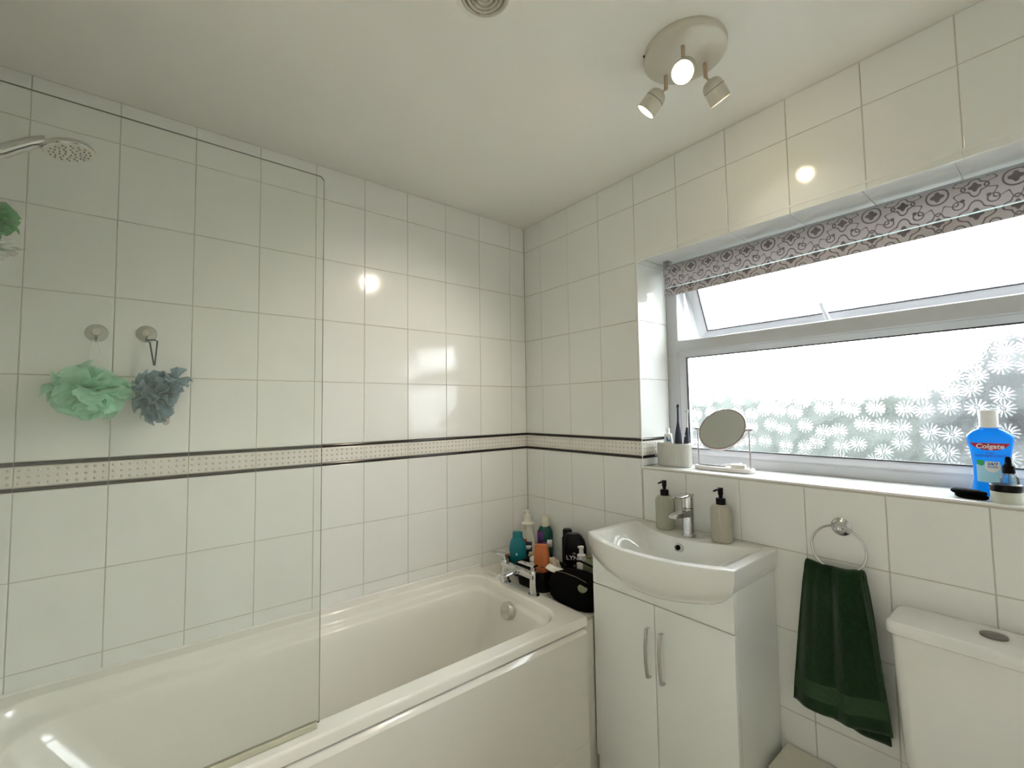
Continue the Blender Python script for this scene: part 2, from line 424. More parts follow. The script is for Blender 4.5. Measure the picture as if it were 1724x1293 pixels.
# ------------------------------------------------------------------ room shell
A, B_, T, BAND = 0.2012, 0.252, 0.1377, 0.0845
OA, OB = -0.9084, 0.1342
ZC = 2.4
ROWS = [ZC, ZC - T, ZC - T - B_, ZC - T - 2 * B_, ZC - T - 3 * B_, ZC - T - 4 * B_]
T0 = ROWS[-1]; T1 = T0 - BAND
LOW = [T1, T1 - B_, T1 - 2 * B_, T1 - 3 * B_, T1 - 4 * B_, T1 - 4 * B_ - 0.16]
XR, YB = 2.30, -2.055          # right and back walls of the room
WX0, WX1, WZ0, WZ1 = 0.745, 2.10, 1.128, 2.032   # window opening
WYF = 0.215                    # front of the window frame

def struct(name, bm, mat, label, smooth=False):
    o = obj(name, bm, mat, None, smooth); o['kind'] = 'structure'; o['label'] = label
    return o
bm = box(BM(), -0.12, -0.002, YB - 0.1, 0.32, -0.05, ZC + 0.05)
wall_left = struct('wall_left', bm, 'grout', 'white tiled wall beside the bath with dotted border band')
bm = BM()
box(bm, -0.12, WX0 - 0.002, 0.002, 0.32, -0.05, ZC + 0.05)
box(bm, WX1 + 0.002, XR + 0.1, 0.002, 0.32, -0.05, ZC + 0.05)
box(bm, WX0 - 0.002, WX1 + 0.002, 0.002, 0.32, WZ1 + 0.002, ZC + 0.05)
box(bm, WX0 - 0.002, WX1 + 0.002, 0.002, 0.32, -0.05, WZ0 + 0.004)
wall_win = struct('wall_window', bm, 'grout', 'white tiled wall around the deep window opening')
bm = box(BM(), -0.1, XR + 0.1, YB - 0.1, 0.1, ZC, ZC + 0.1)
ceiling = struct('ceiling', bm, 'ceiling_paint', 'plain off-white painted ceiling')
bm = box(BM(), -0.1, XR + 0.1, YB - 0.1, 0.1, -0.1, 0.0)
floor = struct('floor', bm, 'floor_vinyl', 'bathroom floor below the vanity unit')
bm = box(BM(), -0.1, XR + 0.1, YB - 0.1, YB, -0.05, ZC + 0.05)
wall_back = struct('wall_back', bm, 'wall_paint', 'wall behind the shower end of the bath')
bm = box(BM(), XR, XR + 0.1, YB - 0.1, 0.1, -0.05, ZC + 0.05)
wall_right = struct('wall_right', bm, 'wall_paint', 'plain wall beside the toilet')

tile_cache = {}
def tile_mesh(w_, h_, mat='tile', bev=0.0016):
    key = (round(w_, 4), round(h_, 4), mat)
    if key in tile_cache: return tile_cache[key]
    bm = BM(); a, b = w_ / 2, h_ / 2
    def ring(d, z): return [Vector((-a + d, -b + d, z)), Vector((a - d, -b + d, z)), Vector((a - d, b - d, z)), Vector((-a + d, b - d, z))]
    loft(bm, [ring(0, -0.007), ring(0, -bev * 0.9), ring(bev * 0.35, -bev * 0.3), ring(bev, 0)], cap0=False)
    bmesh.ops.recalc_face_normals(bm, faces=bm.faces[:])
    me = bpy.data.meshes.new('tile'); bm.to_mesh(me); bm.free(); me.materials.append(M[mat]); tile_cache[key] = me
    return me
trnd = random.Random(3)
def place_tile(parent, o, u, v, u0_, u1_, v0_, v1_, g=0.0022, mat='tile', name='tile', tilt=0.0035):
    """tile on a plane through o spanned by u, v; n = u x v is the visible side"""
    if u1_ - u0_ < 0.008 or v1_ - v0_ < 0.008: return None
    me = tile_mesh(u1_ - u0_ - g, v1_ - v0_ - g, mat)
    t = bpy.data.objects.new(name, me); COL.objects.link(t); t.parent = parent
    u, v = Vector(u), Vector(v); n = u.cross(v)
    m = Matrix(((u.x, v.x, n.x, 0), (u.y, v.y, n.y, 0), (u.z, v.z, n.z, 0), (0, 0, 0, 1)))
    m = m @ Matrix.Rotation(trnd.uniform(-tilt, tilt), 4, 'X') @ Matrix.Rotation(trnd.uniform(-tilt, tilt), 4, 'Y')
    c = Vector(o) + u * (u0_ + u1_) / 2 + v * (v0_ + v1_) / 2
    m.translation = c + n * trnd.uniform(-0.0002, 0.0002)
    t.matrix_basis = m
    return t
colsA = [YB] + [OA + k * A for k in range(-5, 5)] + [0.0]
colsB = [0.0] + [OB + k * A for k in range(0, 11)] + [XR]
rows_all = list(zip(ROWS[1:], ROWS[:-1])) + list(zip(LOW[1:], LOW[:-1]))
for z0, z1 in rows_all:                                     # left wall: u = +Y? seen from +X: u = +Y, v = +Z -> n = +X
    if z1 < 0.5: continue
    for y0, y1 in zip(colsA, colsA[1:]):
        place_tile(wall_left, (0, 0, 0), (0, 1, 0), (0, 0, 1), y0, y1, z0, z1)
for z0, z1 in rows_all:                                     # window wall: u = +X, v = +Z -> n = -Y
    for x0, x1 in zip(colsB, colsB[1:]):
        if z0 >= WZ1 - 0.03 or z1 <= WZ0 or x1 <= WX0 + 0.01 or x0 >= WX1:
            place_tile(wall_win, (0, 0, 0), (1, 0, 0), (0, 0, 1), x0, x1, z0, z1); continue
        if x0 > WX0 - 0.02 and x0 < WX0: x0 = WX0
        # cut tiles round the opening
        if z1 > WZ1: place_tile(wall_win, (0, 0, 0), (1, 0, 0), (0, 0, 1), x0, x1, WZ1, z1)
        if z0 < WZ0: place_tile(wall_win, (0, 0, 0), (1, 0, 0), (0, 0, 1), x0, x1, z0, WZ0)
        if x1 > WX1 and z1 > WZ0 and z0 < WZ1: place_tile(wall_win, (0, 0, 0), (1, 0, 0), (0, 0, 1), max(x0, WX1), x1, max(z0, WZ0), min(z1, WZ1))
# border band: two dark strips and a dotted tile between them
TR = 0.0115
bt0, bt1 = T1 + TR + 0.001, T0 - TR - 0.001
def dots_mesh(wd):
    bm = BM(); n = max(1, round(wd / 0.0201)); st = wd / n
    for i in range(n):
        for j in range(3):
            cx = -wd / 2 + (i + 0.5) * st; cz = (j - 1) * 0.0188
            lathe(bm, [(0.0042, 0), (0.0036, 0.0012), (0.002, 0.0022), (0, 0.0026)], 8, (cx, cz, 0))
    bmesh.ops.recalc_face_normals(bm, faces=bm.faces[:])
    me = bpy.data.meshes.new('raised_dots'); bm.to_mesh(me); bm.free(); me.materials.append(M['dot_silver'])
    for p in me.polygons: p.use_smooth = True
    return me
dot_cache = {}
def band(parent, o, u, v, cuts, zlo, zhi):
    for a, b in zip(cuts, cuts[1:]):
        t = place_tile(parent, o, u, v, a, b, zlo, zhi, g=0.0022, mat='border_tile', name='border_tile', tilt=0.001)
        if t is None: continue
        key = round(b - a, 4)
        if key not in dot_cache: dot_cache[key] = dots_mesh(b - a - 0.002)
        d = bpy.data.objects.new('raised_dots', dot_cache[key]); COL.objects.link(d); d.parent = t; d['kind'] = 'stuff'
        d['label'] = 'silver raised dots in three rows'
        for (q0, q1) in ((T1, T1 + TR), (T0 - TR, T0)):
            bm = BM(); L = (b - a) / 2 - 0.0005
            pr = [(0.0, -0.004), (0.0, 0.001), (0.002, 0.003), (0.005, 0.0036), (TR - 0.0035, 0.003), (TR - 0.0005, 0.001), (TR - 0.0005, -0.004)]
            loft(bm, [[Vector((x, p[0] - TR / 2, p[1])) for p in pr] for x in (-L, L)])
            s = obj('border_strip', bm, 'trim_dark', parent, True, 50)
            uu, vv = Vector(u), Vector(v); nn = uu.cross(vv)
            m = Matrix(((uu.x, vv.x, nn.x, 0), (uu.y, vv.y, nn.y, 0), (uu.z, vv.z, nn.z, 0), (0, 0, 0, 1)))
            m.translation = Vector(o) + uu * (a + b) / 2 + vv * (q0 + q1) / 2; s.matrix_basis = m
band(wall_left, (0, 0, 0), (0, 1, 0), (0, 0, 1), colsA, bt0, bt1)
band(wall_win, (0, 0, 0), (1, 0, 0), (0, 0, 1), [0.0] + [OB + k * A for k in range(0, 3)] + [WX0], bt0, bt1)
# window reveal: left cheek faces +X (u = +Y, v = +Z), sill faces +Z (u = +X, v = +Y), head faces -Z
SILL = 1.138
def cheek(x, u, rev):
    for z0, z1 in list(zip(ROWS[1:], ROWS[:-1])):
        a, b = max(z0, SILL), min(z1, WZ1)
        if b - a > 0.01:
            if rev: place_tile(wall_win, (x, 0, 0), (0, -1, 0), (0, 0, 1), -WYF, -0.002, a, b)
            else: place_tile(wall_win, (x, 0, 0), (0, 1, 0), (0, 0, 1), 0.002, WYF, a, b)
cheek(WX0, 0, False); cheek(WX1, 0, True)
band(wall_win, (WX0, 0, 0), (0, 1, 0), (0, 0, 1), [0.002, WYF], bt0, bt1)
place_tile(wall_win, (WX0, 0, 0), (0, 1, 0), (0, 0, 1), 0.002, WYF, SILL, T1)
scol = [WX0] + [0.916 + 0.2012 * k for k in range(0, 6)] + [WX1]
for a, b in zip(scol, scol[1:]):
    place_tile(wall_win, (0, 0, SILL), (1, 0, 0), (0, 1, 0), a, b, 0.004, WYF, name='sill_tile', tilt=0.001)
    place_tile(wall_win, (0, 0, WZ1), (1, 0, 0), (0, -1, 0), a, b, -WYF, -0.004, name='head_tile', tilt=0.001)
# white plastic edge trims round the opening
def edge_trim(p0, p1, n1, n2):
    bm = BM(); d = 0.0055
    p0, p1, n1, n2 = map(Vector, (p0, p1, n1, n2))
    prof = [n1 * 0.001 + n2 * -d, n1 * 0.001 + n2 * -0.001, n1 * 0.0004 + n2 * 0.0006, n1 * -0.001 + n2 * 0.001, n1 * -d + n2 * 0.001, n1 * -d + n2 * -d]
    loft(bm, [[p + q for q in prof] for p in (p0, p1)])
    o = obj('edge_trim', bm, 'plastic_white', wall_win, True, 40)
edge_trim((WX0, 0, WZ0), (WX0, 0, WZ1), (1, 0, 0), (0, -1, 0))
edge_trim((WX1, 0, WZ0), (WX1, 0, WZ1), (-1, 0, 0), (0, -1, 0))
edge_trim((WX0, 0, SILL), (WX1, 0, SILL), (0, 0, 1), (0, -1, 0))
edge_trim((WX0, 0, WZ1), (WX1, 0, WZ1), (0, 0, -1), (0, -1, 0))

# ------------------------------------------------------------------ window
win = thing('window_1', 'white plastic window with obscured flower glass and open top vent', None, (0, 0, 0), kind='structure')
bm = frame_sweep(BM(), WX0, WX1, 1.125, 2.035, [(0, WYF), (0.048, WYF), (0.052, WYF + 0.004), (0.052, 0.285), (0, 0.285)])
obj('frame', bm, 'upvc', win, True, 30)
bm = BM(); xa, xb = WX0 + 0.03, WX1 - 0.03
loft(bm, [[Vector((x, y, z)) for y, z in [(WYF - 0.001, 1.630), (WYF - 0.001, 1.676), (WYF + 0.004, 1.680), (0.284, 1.672), (0.284, 1.626), (WYF + 0.003, 1.626)]] for x in (xa, xb)])
obj('transom', bm, 'upvc', win, True, 30)
bm = frame_sweep(BM(), WX0 + 0.05, WX1 - 0.05, 1.175, 1.630, [(0, WYF + 0.004), (0.006, WYF + 0.004), (0.012, WYF + 0.010), (0.022, WYF + 0.022), (0.027, WYF + 0.026), (0.027, 0.262), (0, 0.262)])
obj('glazing_bead', bm, 'upvc', win, True, 30)
bm = frame_sweep(BM(), WX0 + 0.074, WX1 - 0.074, 1.199, 1.606, [(0, 0.240), (0.006, 0.240), (0.006, 0.249), (0, 0.249)])
obj('gasket', bm, 'gasket', win)
bm = box(BM(), WX0 + 0.07, WX1 - 0.07, 0.244, 0.249, 1.195, 1.61)
lp = obj('lower_pane', bm, 'flower_glass', win); lp['label'] = 'obscured glass pressed with daisy flowers'
# open top-hung vent
HZ, HY, SH = 1.986, 0.238, 0.338
sash = thing('vent_sash', '', None); del sash['label']; sash.parent = win; sash.location = (0, HY, HZ); sash.rotation_euler = (math.radians(24), 0, 0)
sx0, sx1 = WX0 + 0.058, WX1 - 0.058
bm = frame_sweep(BM(), sx0, sx1, -SH, 0.0, [(0, 0.0), (0.020, -0.004), (0.030, 0.002), (0.046, 0.018), (0.050, 0.022), (0.050, 0.055), (0, 0.055)])
obj('sash_frame', bm, 'upvc', sash, True, 30)
bm = frame_sweep(BM(), sx0 + 0.047, sx1 - 0.047, -SH + 0.047, -0.047, [(0, 0.021), (0.006, 0.021), (0.006, 0.032), (0, 0.032)])
obj('sash_gasket', bm, 'gasket', sash)
bm = box(BM(), sx0 + 0.045, sx1 - 0.045, 0.026, 0.031, -SH + 0.045, -0.045)
obj('vent_pane', bm, 'flower_glass', sash)
bm = BM(); hx = 1.352
box(bm, hx - 0.016, hx + 0.030, -0.014, 0.0, -SH + 0.004, -SH + 0.022, 0.003)
tube(bm, [(hx + 0.016, -0.016, -SH + 0.013), (hx + 0.006, -0.026, -SH + 0.014), (hx - 0.008, -0.032, -SH + 0.026), (hx - 0.016, -0.034, -SH + 0.050), (hx - 0.022, -0.036, -SH + 0.085), (hx - 0.026, -0.037, -SH + 0.108)],
     [0.0085, 0.009, 0.0085, 0.009, 0.0065, 0.0075], 10)
obj('vent_handle', bm, 'upvc', sash, True, 50)

# ------------------------------------------------------------------ outside
bm = box(BM(), -14, 16, 0.33, 30, -1.15, -1.05)
o = obj('lawn', bm, 'lawn'); tag(o, 'green lawn outside beneath the window', 'lawn')
def leafy(name, x0, x1, y0, y1, z0, ztop, mat, parent, seed, amp=0.12):
    rnd = random.Random(seed); bm = BM(); nx, nz = int((x1 - x0) / 0.10), 22
    grid = []
    for i in range(nx + 1):
        x = x0 + (x1 - x0) * i / nx; zt = ztop(x); col_ = []
        for j in range(nz + 1):
            t = j / nz
            if t < 0.7: y, z = y0, z0 + (zt - z0) * t / 0.7
            else: y, z = y0 + (y1 - y0) * (t - 0.7) / 0.3, zt
            nv = noise.noise_vector(Vector((x * 3, y * 3 + seed, z * 3))) * amp + noise.noise_vector(Vector((x * 9, y * 9 + seed, z * 9))) * amp * 0.6
            col_.append(bm.verts.new(Vector((x, y, z)) + nv))
        grid.append(col_)
    for i in range(nx):
        for j in range(nz): bm.faces.new((grid[i][j], grid[i + 1][j], grid[i + 1][j + 1], grid[i][j + 1]))
    return obj(name, bm, mat, parent)
hd = leafy('garden_hedge', -6, 3.2, 4.2, 5.4, -0.93, lambda x: 1.55 - 0.10 * math.sin(x * 0.9 + 1.0) + 0.05 * math.sin(x * 3.1), 'hedge', None, 4)
tag(hd, 'low green hedge outside, blurred by the obscured lower pane', 'hedge')
tr = thing('garden_tree', 'tall grey-green tree outside behind the right end of the window', 'tree', (2.18, 2.45, -1.049))
def crown(bm, seed):
    rnd = random.Random(seed)
    for (cx, cyy, cz, r) in ((-0.05, 0, 2.50, 0.62), (-0.38, 0.1, 2.30, 0.50), (0.5, 0.2, 2.55, 0.65), (1.1, 0.1, 2.5, 0.65), (-0.2, -0.1, 1.75, 0.55)):
        R = bmesh.ops.create_icosphere(bm, subdivisions=4, radius=r, matrix=Matrix.Translation((cx, cyy, cz)))
        for v in R['verts']:
            d = (v.co - Vector((cx, cyy, cz))).normalized()
            v.co += d * (noise.noise(v.co * 3.5) * 0.25 + noise.noise(v.co * 11) * 0.12)
bm = BM(); crown(bm, 1); obj('foliage', bm, 'conifer', tr)
bm = BM(); tube(bm, [(0, 0, 0), (0.03, 0, 0.8), (0, 0, 1.6), (0, 0, 2.2)], [0.14, 0.12, 0.1, 0.06], 12); obj('trunk', bm, 'bark', tr, True)

# ------------------------------------------------------------------ roller blind
bl = thing('roller_blind', 'grey patterned roller blind rolled up at the top of the window', 'blind', (0, 0, 0))
RY, RZ, RR = 0.168, 1.985, 0.024
BX0, BX1 = 0.792, 2.085
prof = []
for k in range(0, 13):
    a = math.radians(100 - 100 * k / 12); prof.append((RY - RR * math.cos(a), RZ + RR * math.sin(a)))
front = RY - RR; BB = 1.868
HEM = BB + 0.036
for k in range(1, 9): prof.append((front - 0.0006 * k, RZ + (HEM + 0.004 - RZ) * k / 8))
def sheet(name, prof, mat, parent, th=0.0008, x0=BX0, x1=BX1, s0=0.0, nx=40):
    bm = BM(); uvl = bm.loops.layers.uv.new('UVMap')
    L = [s0]
    for (a, b) in zip(prof, prof[1:]): L.append(L[-1] + math.hypot(b[0] - a[0], b[1] - a[1]))
    V = [[bm.verts.new((x0 + (x1 - x0) * i / nx, y, z)) for (y, z) in prof] for i in range(nx + 1)]
    for i in range(nx):
        for j in range(len(prof) - 1):
            f = bm.faces.new((V[i][j], V[i][j + 1], V[i + 1][j + 1], V[i + 1][j]))
            uv = [(i, j), (i, j + 1), (i + 1, j + 1), (i + 1, j)]
            for lp_, (a, b) in zip(f.loops, uv): lp_[uvl].uv = (x0 + (x1 - x0) * a / nx, -L[b])
    me = bpy.data.meshes.new(name); bm.to_mesh(me); bm.free()
    o = link(name, me, mat, parent, True, 60)
    md = o.modifiers.new('thickness', 'SOLIDIFY'); md.thickness = th
    return o, L[-1]
fab, Lf = sheet('blind_fabric', prof, 'blind_fabric', bl, s0=-0.012)
yh = prof[-1][0]
sheet('seam_strip', [(yh - 0.0002, HEM + 0.004), (yh - 0.0004, HEM)], 'blind_seam', bl)
sheet('hem_pocket', [(yh - 0.0005, HEM), (yh - 0.004, HEM - 0.006), (yh - 0.005, HEM - 0.018), (yh - 0.003, BB + 0.002), (yh, BB), (yh + 0.004, BB + 0.003), (yh + 0.005, HEM - 0.015), (yh + 0.001, HEM)], 'blind_fabric', bl, s0=Lf)
bm = lathe(BM(), [(0, BX0 - 0.006), (0.019, BX0 - 0.006), (0.0215, BX0), (0.0215, BX1), (0.019, BX1 + 0.004), (0, BX1 + 0.004)], 24, (0, RY, RZ), (1, 0, 0))
obj('roller_tube', bm, 'plastic_white', bl, True, 40)
for xx, sgn in ((BX0 - 0.010, 1), (BX1 + 0.008, -1)):
    bm = BM(); box(bm, xx - 0.003, xx + 0.003, RY - 0.020, RY + 0.020, RZ - 0.022, WZ1, 0.001)
    box(bm, xx - 0.003, xx + 0.020 * sgn if sgn > 0 else xx + 0.003, RY - 0.020, RY + 0.020, WZ1 - 0.003, WZ1) if sgn > 0 else None
    obj('bracket', bm, 'chrome_soft', bl)
bm = BM(); lathe(bm, [(0.0, -0.003), (0.017, -0.003), (0.017, 0.004), (0.0, 0.004)], 20, (BX0 - 0.004, RY, RZ - 0.004), (1, 0, 0))
obj('chain_wheel', bm, 'plastic_white', bl, True, 40)

# ------------------------------------------------------------------ bath
RIM = 0.615
bath = thing('bathtub', 'cream white acrylic bathtub along the tiled left wall', 'bathtub', (0, 0, 0))
BY0, BY1 = -2.03, -0.328
bm = BM()
R = [rrect(0.003, 0.722, BY0, BY1, 0.012, RIM - 0.032), rrect(0.003, 0.722, BY0, BY1, 0.014, RIM - 0.008),
     rrect(0.005, 0.719, BY0 + 0.002, BY1 - 0.003, 0.015, RIM - 0.002), rrect(0.010, 0.715, BY0 + 0.008, BY1 - 0.008, 0.016, RIM),
     rrect(0.060, 0.668, -1.94, -0.392, 0.10, RIM), rrect(0.066, 0.662, -1.934, -0.398, 0.10, RIM - 0.002),
     rrect(0.070, 0.656, -1.93, -0.403, 0.10, RIM - 0.008), rrect(0.074, 0.650, -1.92, -0.408, 0.10, RIM - 0.030),
     rrect(0.078, 0.645, -1.91, -0.412, 0.10, RIM - 0.038), rrect(0.090, 0.642, -1.90, -0.416, 0.10, RIM - 0.042),
     rrect(0.112, 0.638, -1.88, -0.422, 0.10, RIM - 0.046), rrect(0.122, 0.634, -1.87, -0.428, 0.10, RIM - 0.054),
     rrect(0.130, 0.628, -1.84, -0.436, 0.10, RIM - 0.10), rrect(0.145, 0.612, -1.76, -0.452, 0.11, RIM - 0.22),
     rrect(0.165, 0.592, -1.66, -0.475, 0.12, RIM - 0.34), rrect(0.19, 0.567, -1.58, -0.505, 0.12, RIM - 0.385),
     rrect(0.24, 0.52, -1.50, -0.56, 0.10, RIM - 0.405), rrect(0.33, 0.43, -1.30, -0.75, 0.05, RIM - 0.41)]
loft(bm, R, cap0=False); wn(obj('tub', bm, 'bath_acrylic', bath, True, 50))
# front panel with its rolled top ledge
bm = BM()
pr = [(0.700, 0.580), (0.712, 0.5805), (0.716, 0.579), (0.7325, 0.5665), (0.7345, 0.5645), (0.7345, 0.562), (0.7335, 0.10), (0.7325, 0.02), (0.700, 0.02)]
loft(bm, [[Vector((x, y, z)) for x, z in pr] for y in (BY0, -0.352)])
obj('front_panel', bm, 'panel_white', bath, True, 30)
bm = BM()
box(bm, 0.690, 0.7350, BY0, -0.3515, 0.0, 0.185, 0.001)
obj('plinth_panel', bm, 'panel_white', bath)
bm = BM(); tube(bm, [(0.0068, BY0, RIM + 0.001), (0.0068, -1.4, RIM + 0.001), (0.0068, BY1 - 0.002, RIM + 0.001)], 0.0062, 8)
obj('sealant_bead', bm, 'sealant', bath, True)
ov = BM(); lathe(ov, [(0.0, 0.026), (0.029, 0.026), (0.034, 0.022), (0.036, 0.012), (0.036, 0.0)], 24, (0.377, -0.432, 0.548), (0, -0.985, 0.17))
ovo = obj('overflow_cover', ov, 'overflow_metal', bath, True, 40); ovo['label'] = 'dull chrome round overflow cover'
# bath mixer tap
bt = thing('bath_mixer_tap', 'chrome bridge mixer tap on the end rim of the bath', 'tap', (0, 0, RIM))
TX0, TX1, TY = 0.262, 0.452, -0.362
for i, tx in enumerate((TX0, TX1)):
    bm = lathe(BM(), [(0, 0), (0.024, 0), (0.025, 0.003), (0.022, 0.007), (0.017, 0.008), (0.0165, 0.095), (0.015, 0.10), (0, 0.10)], 24, (tx, TY, 0))
    obj('pillar', bm, 'chrome', bt, True, 40)
    bm = BM(); y2 = TY - 0.004
    # slim lever handle on a short neck
    lathe(bm, [(0.012, 0.098), (0.012, 0.118), (0.0, 0.118)], 16, (tx, TY, 0))
    s = -1
    loft(bm, [[Vector((tx + s * d, TY - wd - sh, z)), Vector((tx + s * d, TY + wd - sh, z)), Vector((tx + s * d, TY + wd - sh, z + th)), Vector((tx + s * d, TY - wd - sh, z + th))]
              for d, wd, z, th, sh in ((-0.014, 0.012, 0.117, 0.008, 0), (0.0, 0.014, 0.117, 0.009, 0), (0.03, 0.012, 0.118, 0.006, 0.006), (0.072, 0.010, 0.120, 0.004, 0.014))])
    obj('lever', bm, 'chrome', bt, True, 40)
bm = BM()
loft(bm, [[Vector((x, TY + dy, z)) for dy, z in ((-0.016, z0), (0.016, z0), (0.018, z0 + 0.013), (0.012, z0 + 0.020), (-0.012, z0 + 0.020), (-0.018, z0 + 0.013))] for x, z0 in ((TX0 - 0.012, 0.068), (TX0 + 0.06, 0.068), (TX0 + 0.13, 0.068), (TX1 + 0.012, 0.068))])
obj('bridge', bm, 'chrome', bt, True, 40)
bm = BM(); xm = (TX0 + TX1) / 2
sp_ = [(0.000, 0.022, 0.066, 0.024), (0.03, 0.022, 0.067, 0.022), (0.08, 0.020, 0.066, 0.019), (0.108, 0.018, 0.062, 0.018), (0.116, 0.013, 0.063, 0.012)]
loft(bm, [[Vector((xm + wd * math.cos(a), TY - d, z + th / 2 + th / 2 * math.sin(a))) for a in [2 * math.pi * k / 16 for k in range(16)]] for d, wd, z, th in sp_])
obj('spout', bm, 'chrome', bt, True, 40)

# ------------------------------------------------------------------ shower screen
scn = thing('shower_screen', 'clear frameless glass shower screen standing on the bath rim', 'shower screen', (0.688, -2.03, RIM))
def glass_panel():
    bm = BM(); L, H = 0.757, 1.385; r = 0.012
    pts = [(0, 0.012), (L, 0.012)] + [(L - r + r * math.cos(math.radians(90 * k / 6)), H - r + r * math.sin(math.radians(90 * k / 6))) for k in range(7)] + [(0, H)]
    a = [bm.verts.new((-0.003, y, z)) for y, z in pts]; b = [bm.verts.new((0.003, y, z)) for y, z in pts]
    f1 = bm.faces.new(a); f2 = bm.faces.new(b[::-1]); n = len(pts)
    sides = [bm.faces.new((a[i], b[i], b[(i + 1) % n], a[(i + 1) % n])) for i in range(n)]
    for f in sides: f.material_index = 1
    bmesh.ops.recalc_face_normals(bm, faces=bm.faces[:])
    me = bpy.data.meshes.new('glass_panel'); bm.to_mesh(me); bm.free()
    me.materials.append(M['screen_glass']); me.materials.append(M['screen_edge'])
    return link('glass_panel', me, None, scn)
glass_panel()
bm = box(BM(), -0.006, 0.006, 0.0, 0.752, 0.0006, 0.016, 0.002); obj('bottom_seal', bm, 'seal_strip', scn)
bm = box(BM(), -0.010, 0.010, -0.022, 0.014, 0.0, 1.39, 0.003); obj('wall_profile', bm, 'chrome', scn)

# ------------------------------------------------------------------ shower
shw = thing('shower_set', 'chrome hand shower head tilted down on its wall holder', 'shower', (0.35, YB, 2.0))
def S(x, y, z): return (x - 0.35, y - YB, z - 2.0)
hc = Vector((0.345, -1.790, 2.052)); hn = Vector((0.04, 0.26, -1.0)).normalized()
bm = BM(); lathe(bm, [(0, -0.016), (0.030, -0.014), (0.046, -0.006), (0.050, 0.002), (0.050, 0.006), (0.048, 0.008)], 36, S(*hc), hn)
obj('head_shell', bm, 'chrome', shw, True, 45)
bm = BM(); lathe(bm, [(0.049, 0.004), (0.048, 0.0095), (0, 0.0095)], 36, S(*hc), hn)
fp = obj('spray_face', bm, 'white_plastic_bottle', shw, True, 40); fp['label'] = 'white spray face with grey nozzles'
bm = BM(); q = Vector((0, 0, 1)).rotation_difference(hn)
for rr_, k_ in ((0.010, 5), (0.020, 10), (0.030, 14), (0.038, 16)):
    for i in range(k_):
        a = 2 * math.pi * i / k_ + rr_ * 40
        lathe(bm, [(0.0021, 0), (0.0017, 0.0028), (0, 0.003)], 6, Vector(S(*hc)) + q @ Vector((rr_ * math.cos(a), rr_ * math.sin(a), 0.0095)), hn)
nz_ = obj('nozzles', bm, 'grey_print', fp, True); nz_['kind'] = 'stuff'
bm = BM(); tube(bm, [S(0.343, -1.828, 2.060), S(0.34, -1.858, 2.045), S(0.34, -1.90, 2.010), S(0.34, -1.96, 1.972), S(0.34, -2.00, 1.948)], [0.013, 0.014, 0.0155, 0.014, 0.012], 16)
obj('shower_handle', bm, 'chrome', shw, True, 60)
bm = BM(); tube(bm, [S(0.34, -2.022, 1.25), S(0.34, -2.022, 1.6), S(0.34, -2.022, 2.10)], 0.010, 16); obj('riser_rail', bm, 'chrome', shw, True, 60)
bm = BM(); box(bm, *[c for c in (-0.018, 0.018)], 0.010, 0.060, -0.075, -0.035, 0.006); obj('holder', bm, 'chrome', shw, True, 40)
for zz in (1.27, 2.08):
    bm = lathe(BM(), [(0.020, 0.0), (0.020, 0.008), (0.012, 0.012), (0.012, 0.040), (0, 0.040)], 18, S(0.34, YB, zz), (0, 1, 0)); obj('rail_bracket', bm, 'chrome', shw, True, 40)
bm = BM(); tube(bm, [S(0.34, -2.004, 1.945), S(0.345, -1.985, 1.88), S(0.36, -1.985, 1.60), S(0.40, -1.99, 1.20), S(0.46, -1.995, 1.00), S(0.52, -2.0, 1.10), S(0.53, -2.03, 1.25)], 0.006, 8); obj('hose', bm, 'chrome_soft', shw, True, 60)

# ------------------------------------------------------------------ bath puffs on hooks
def ruffle(bm, c, rx, ry, rz, n, seed, petal=0.75, ds=12, dr=6):
    """net pom-pom: curled fan-shaped folds leaving a common knot"""
    rnd = random.Random(seed); c = Vector(c)
    for q in range(n):
        zc = 1 - 2 * (q + 0.5) / n; ph0 = q * 2.39996; rr0 = math.sqrt(max(0, 1 - zc * zc))
        d = (Vector((rr0 * math.cos(ph0), rr0 * math.sin(ph0), zc)) + Vector((rnd.gauss(0, .12), rnd.gauss(0, .12), rnd.gauss(0, .12)))).normalized()
        t = d.cross(Vector((rnd.gauss(0, 0.35), rnd.gauss(0, 0.35), 1.0))).normalized(); nn = d.cross(t)
        wv = rnd.uniform(3.0, 6.0); ph = rnd.uniform(0, 6.28); amp = rnd.uniform(0.10, 0.20); L = rnd.uniform(0.5, 1.0) * petal; out = rnd.uniform(0.78, 1.08); curl = rnd.uniform(-0.45, 0.45)
        V = []
        for i in range(ds + 1):
            s = -1 + 2 * i / ds; row = []
            for j in range(dr + 1):
                r = 0.15 + (out - 0.15) * j / dr
                p = d * (r * (1 - 0.22 * s * s)) + t * s * L * r + nn * (amp * math.sin(s * wv + ph) * r * r + curl * r ** 4 + 0.05 * math.sin(s * 11 + ph) * r ** 3)
                row.append(bm.verts.new(c + Vector((p.x * rx, p.y * ry, p.z * rz))))
            V.append(row)
        for i in range(ds):
            for j in range(dr): bm.faces.new((V[i][j], V[i + 1][j], V[i + 1][j + 1], V[i][j + 1]))
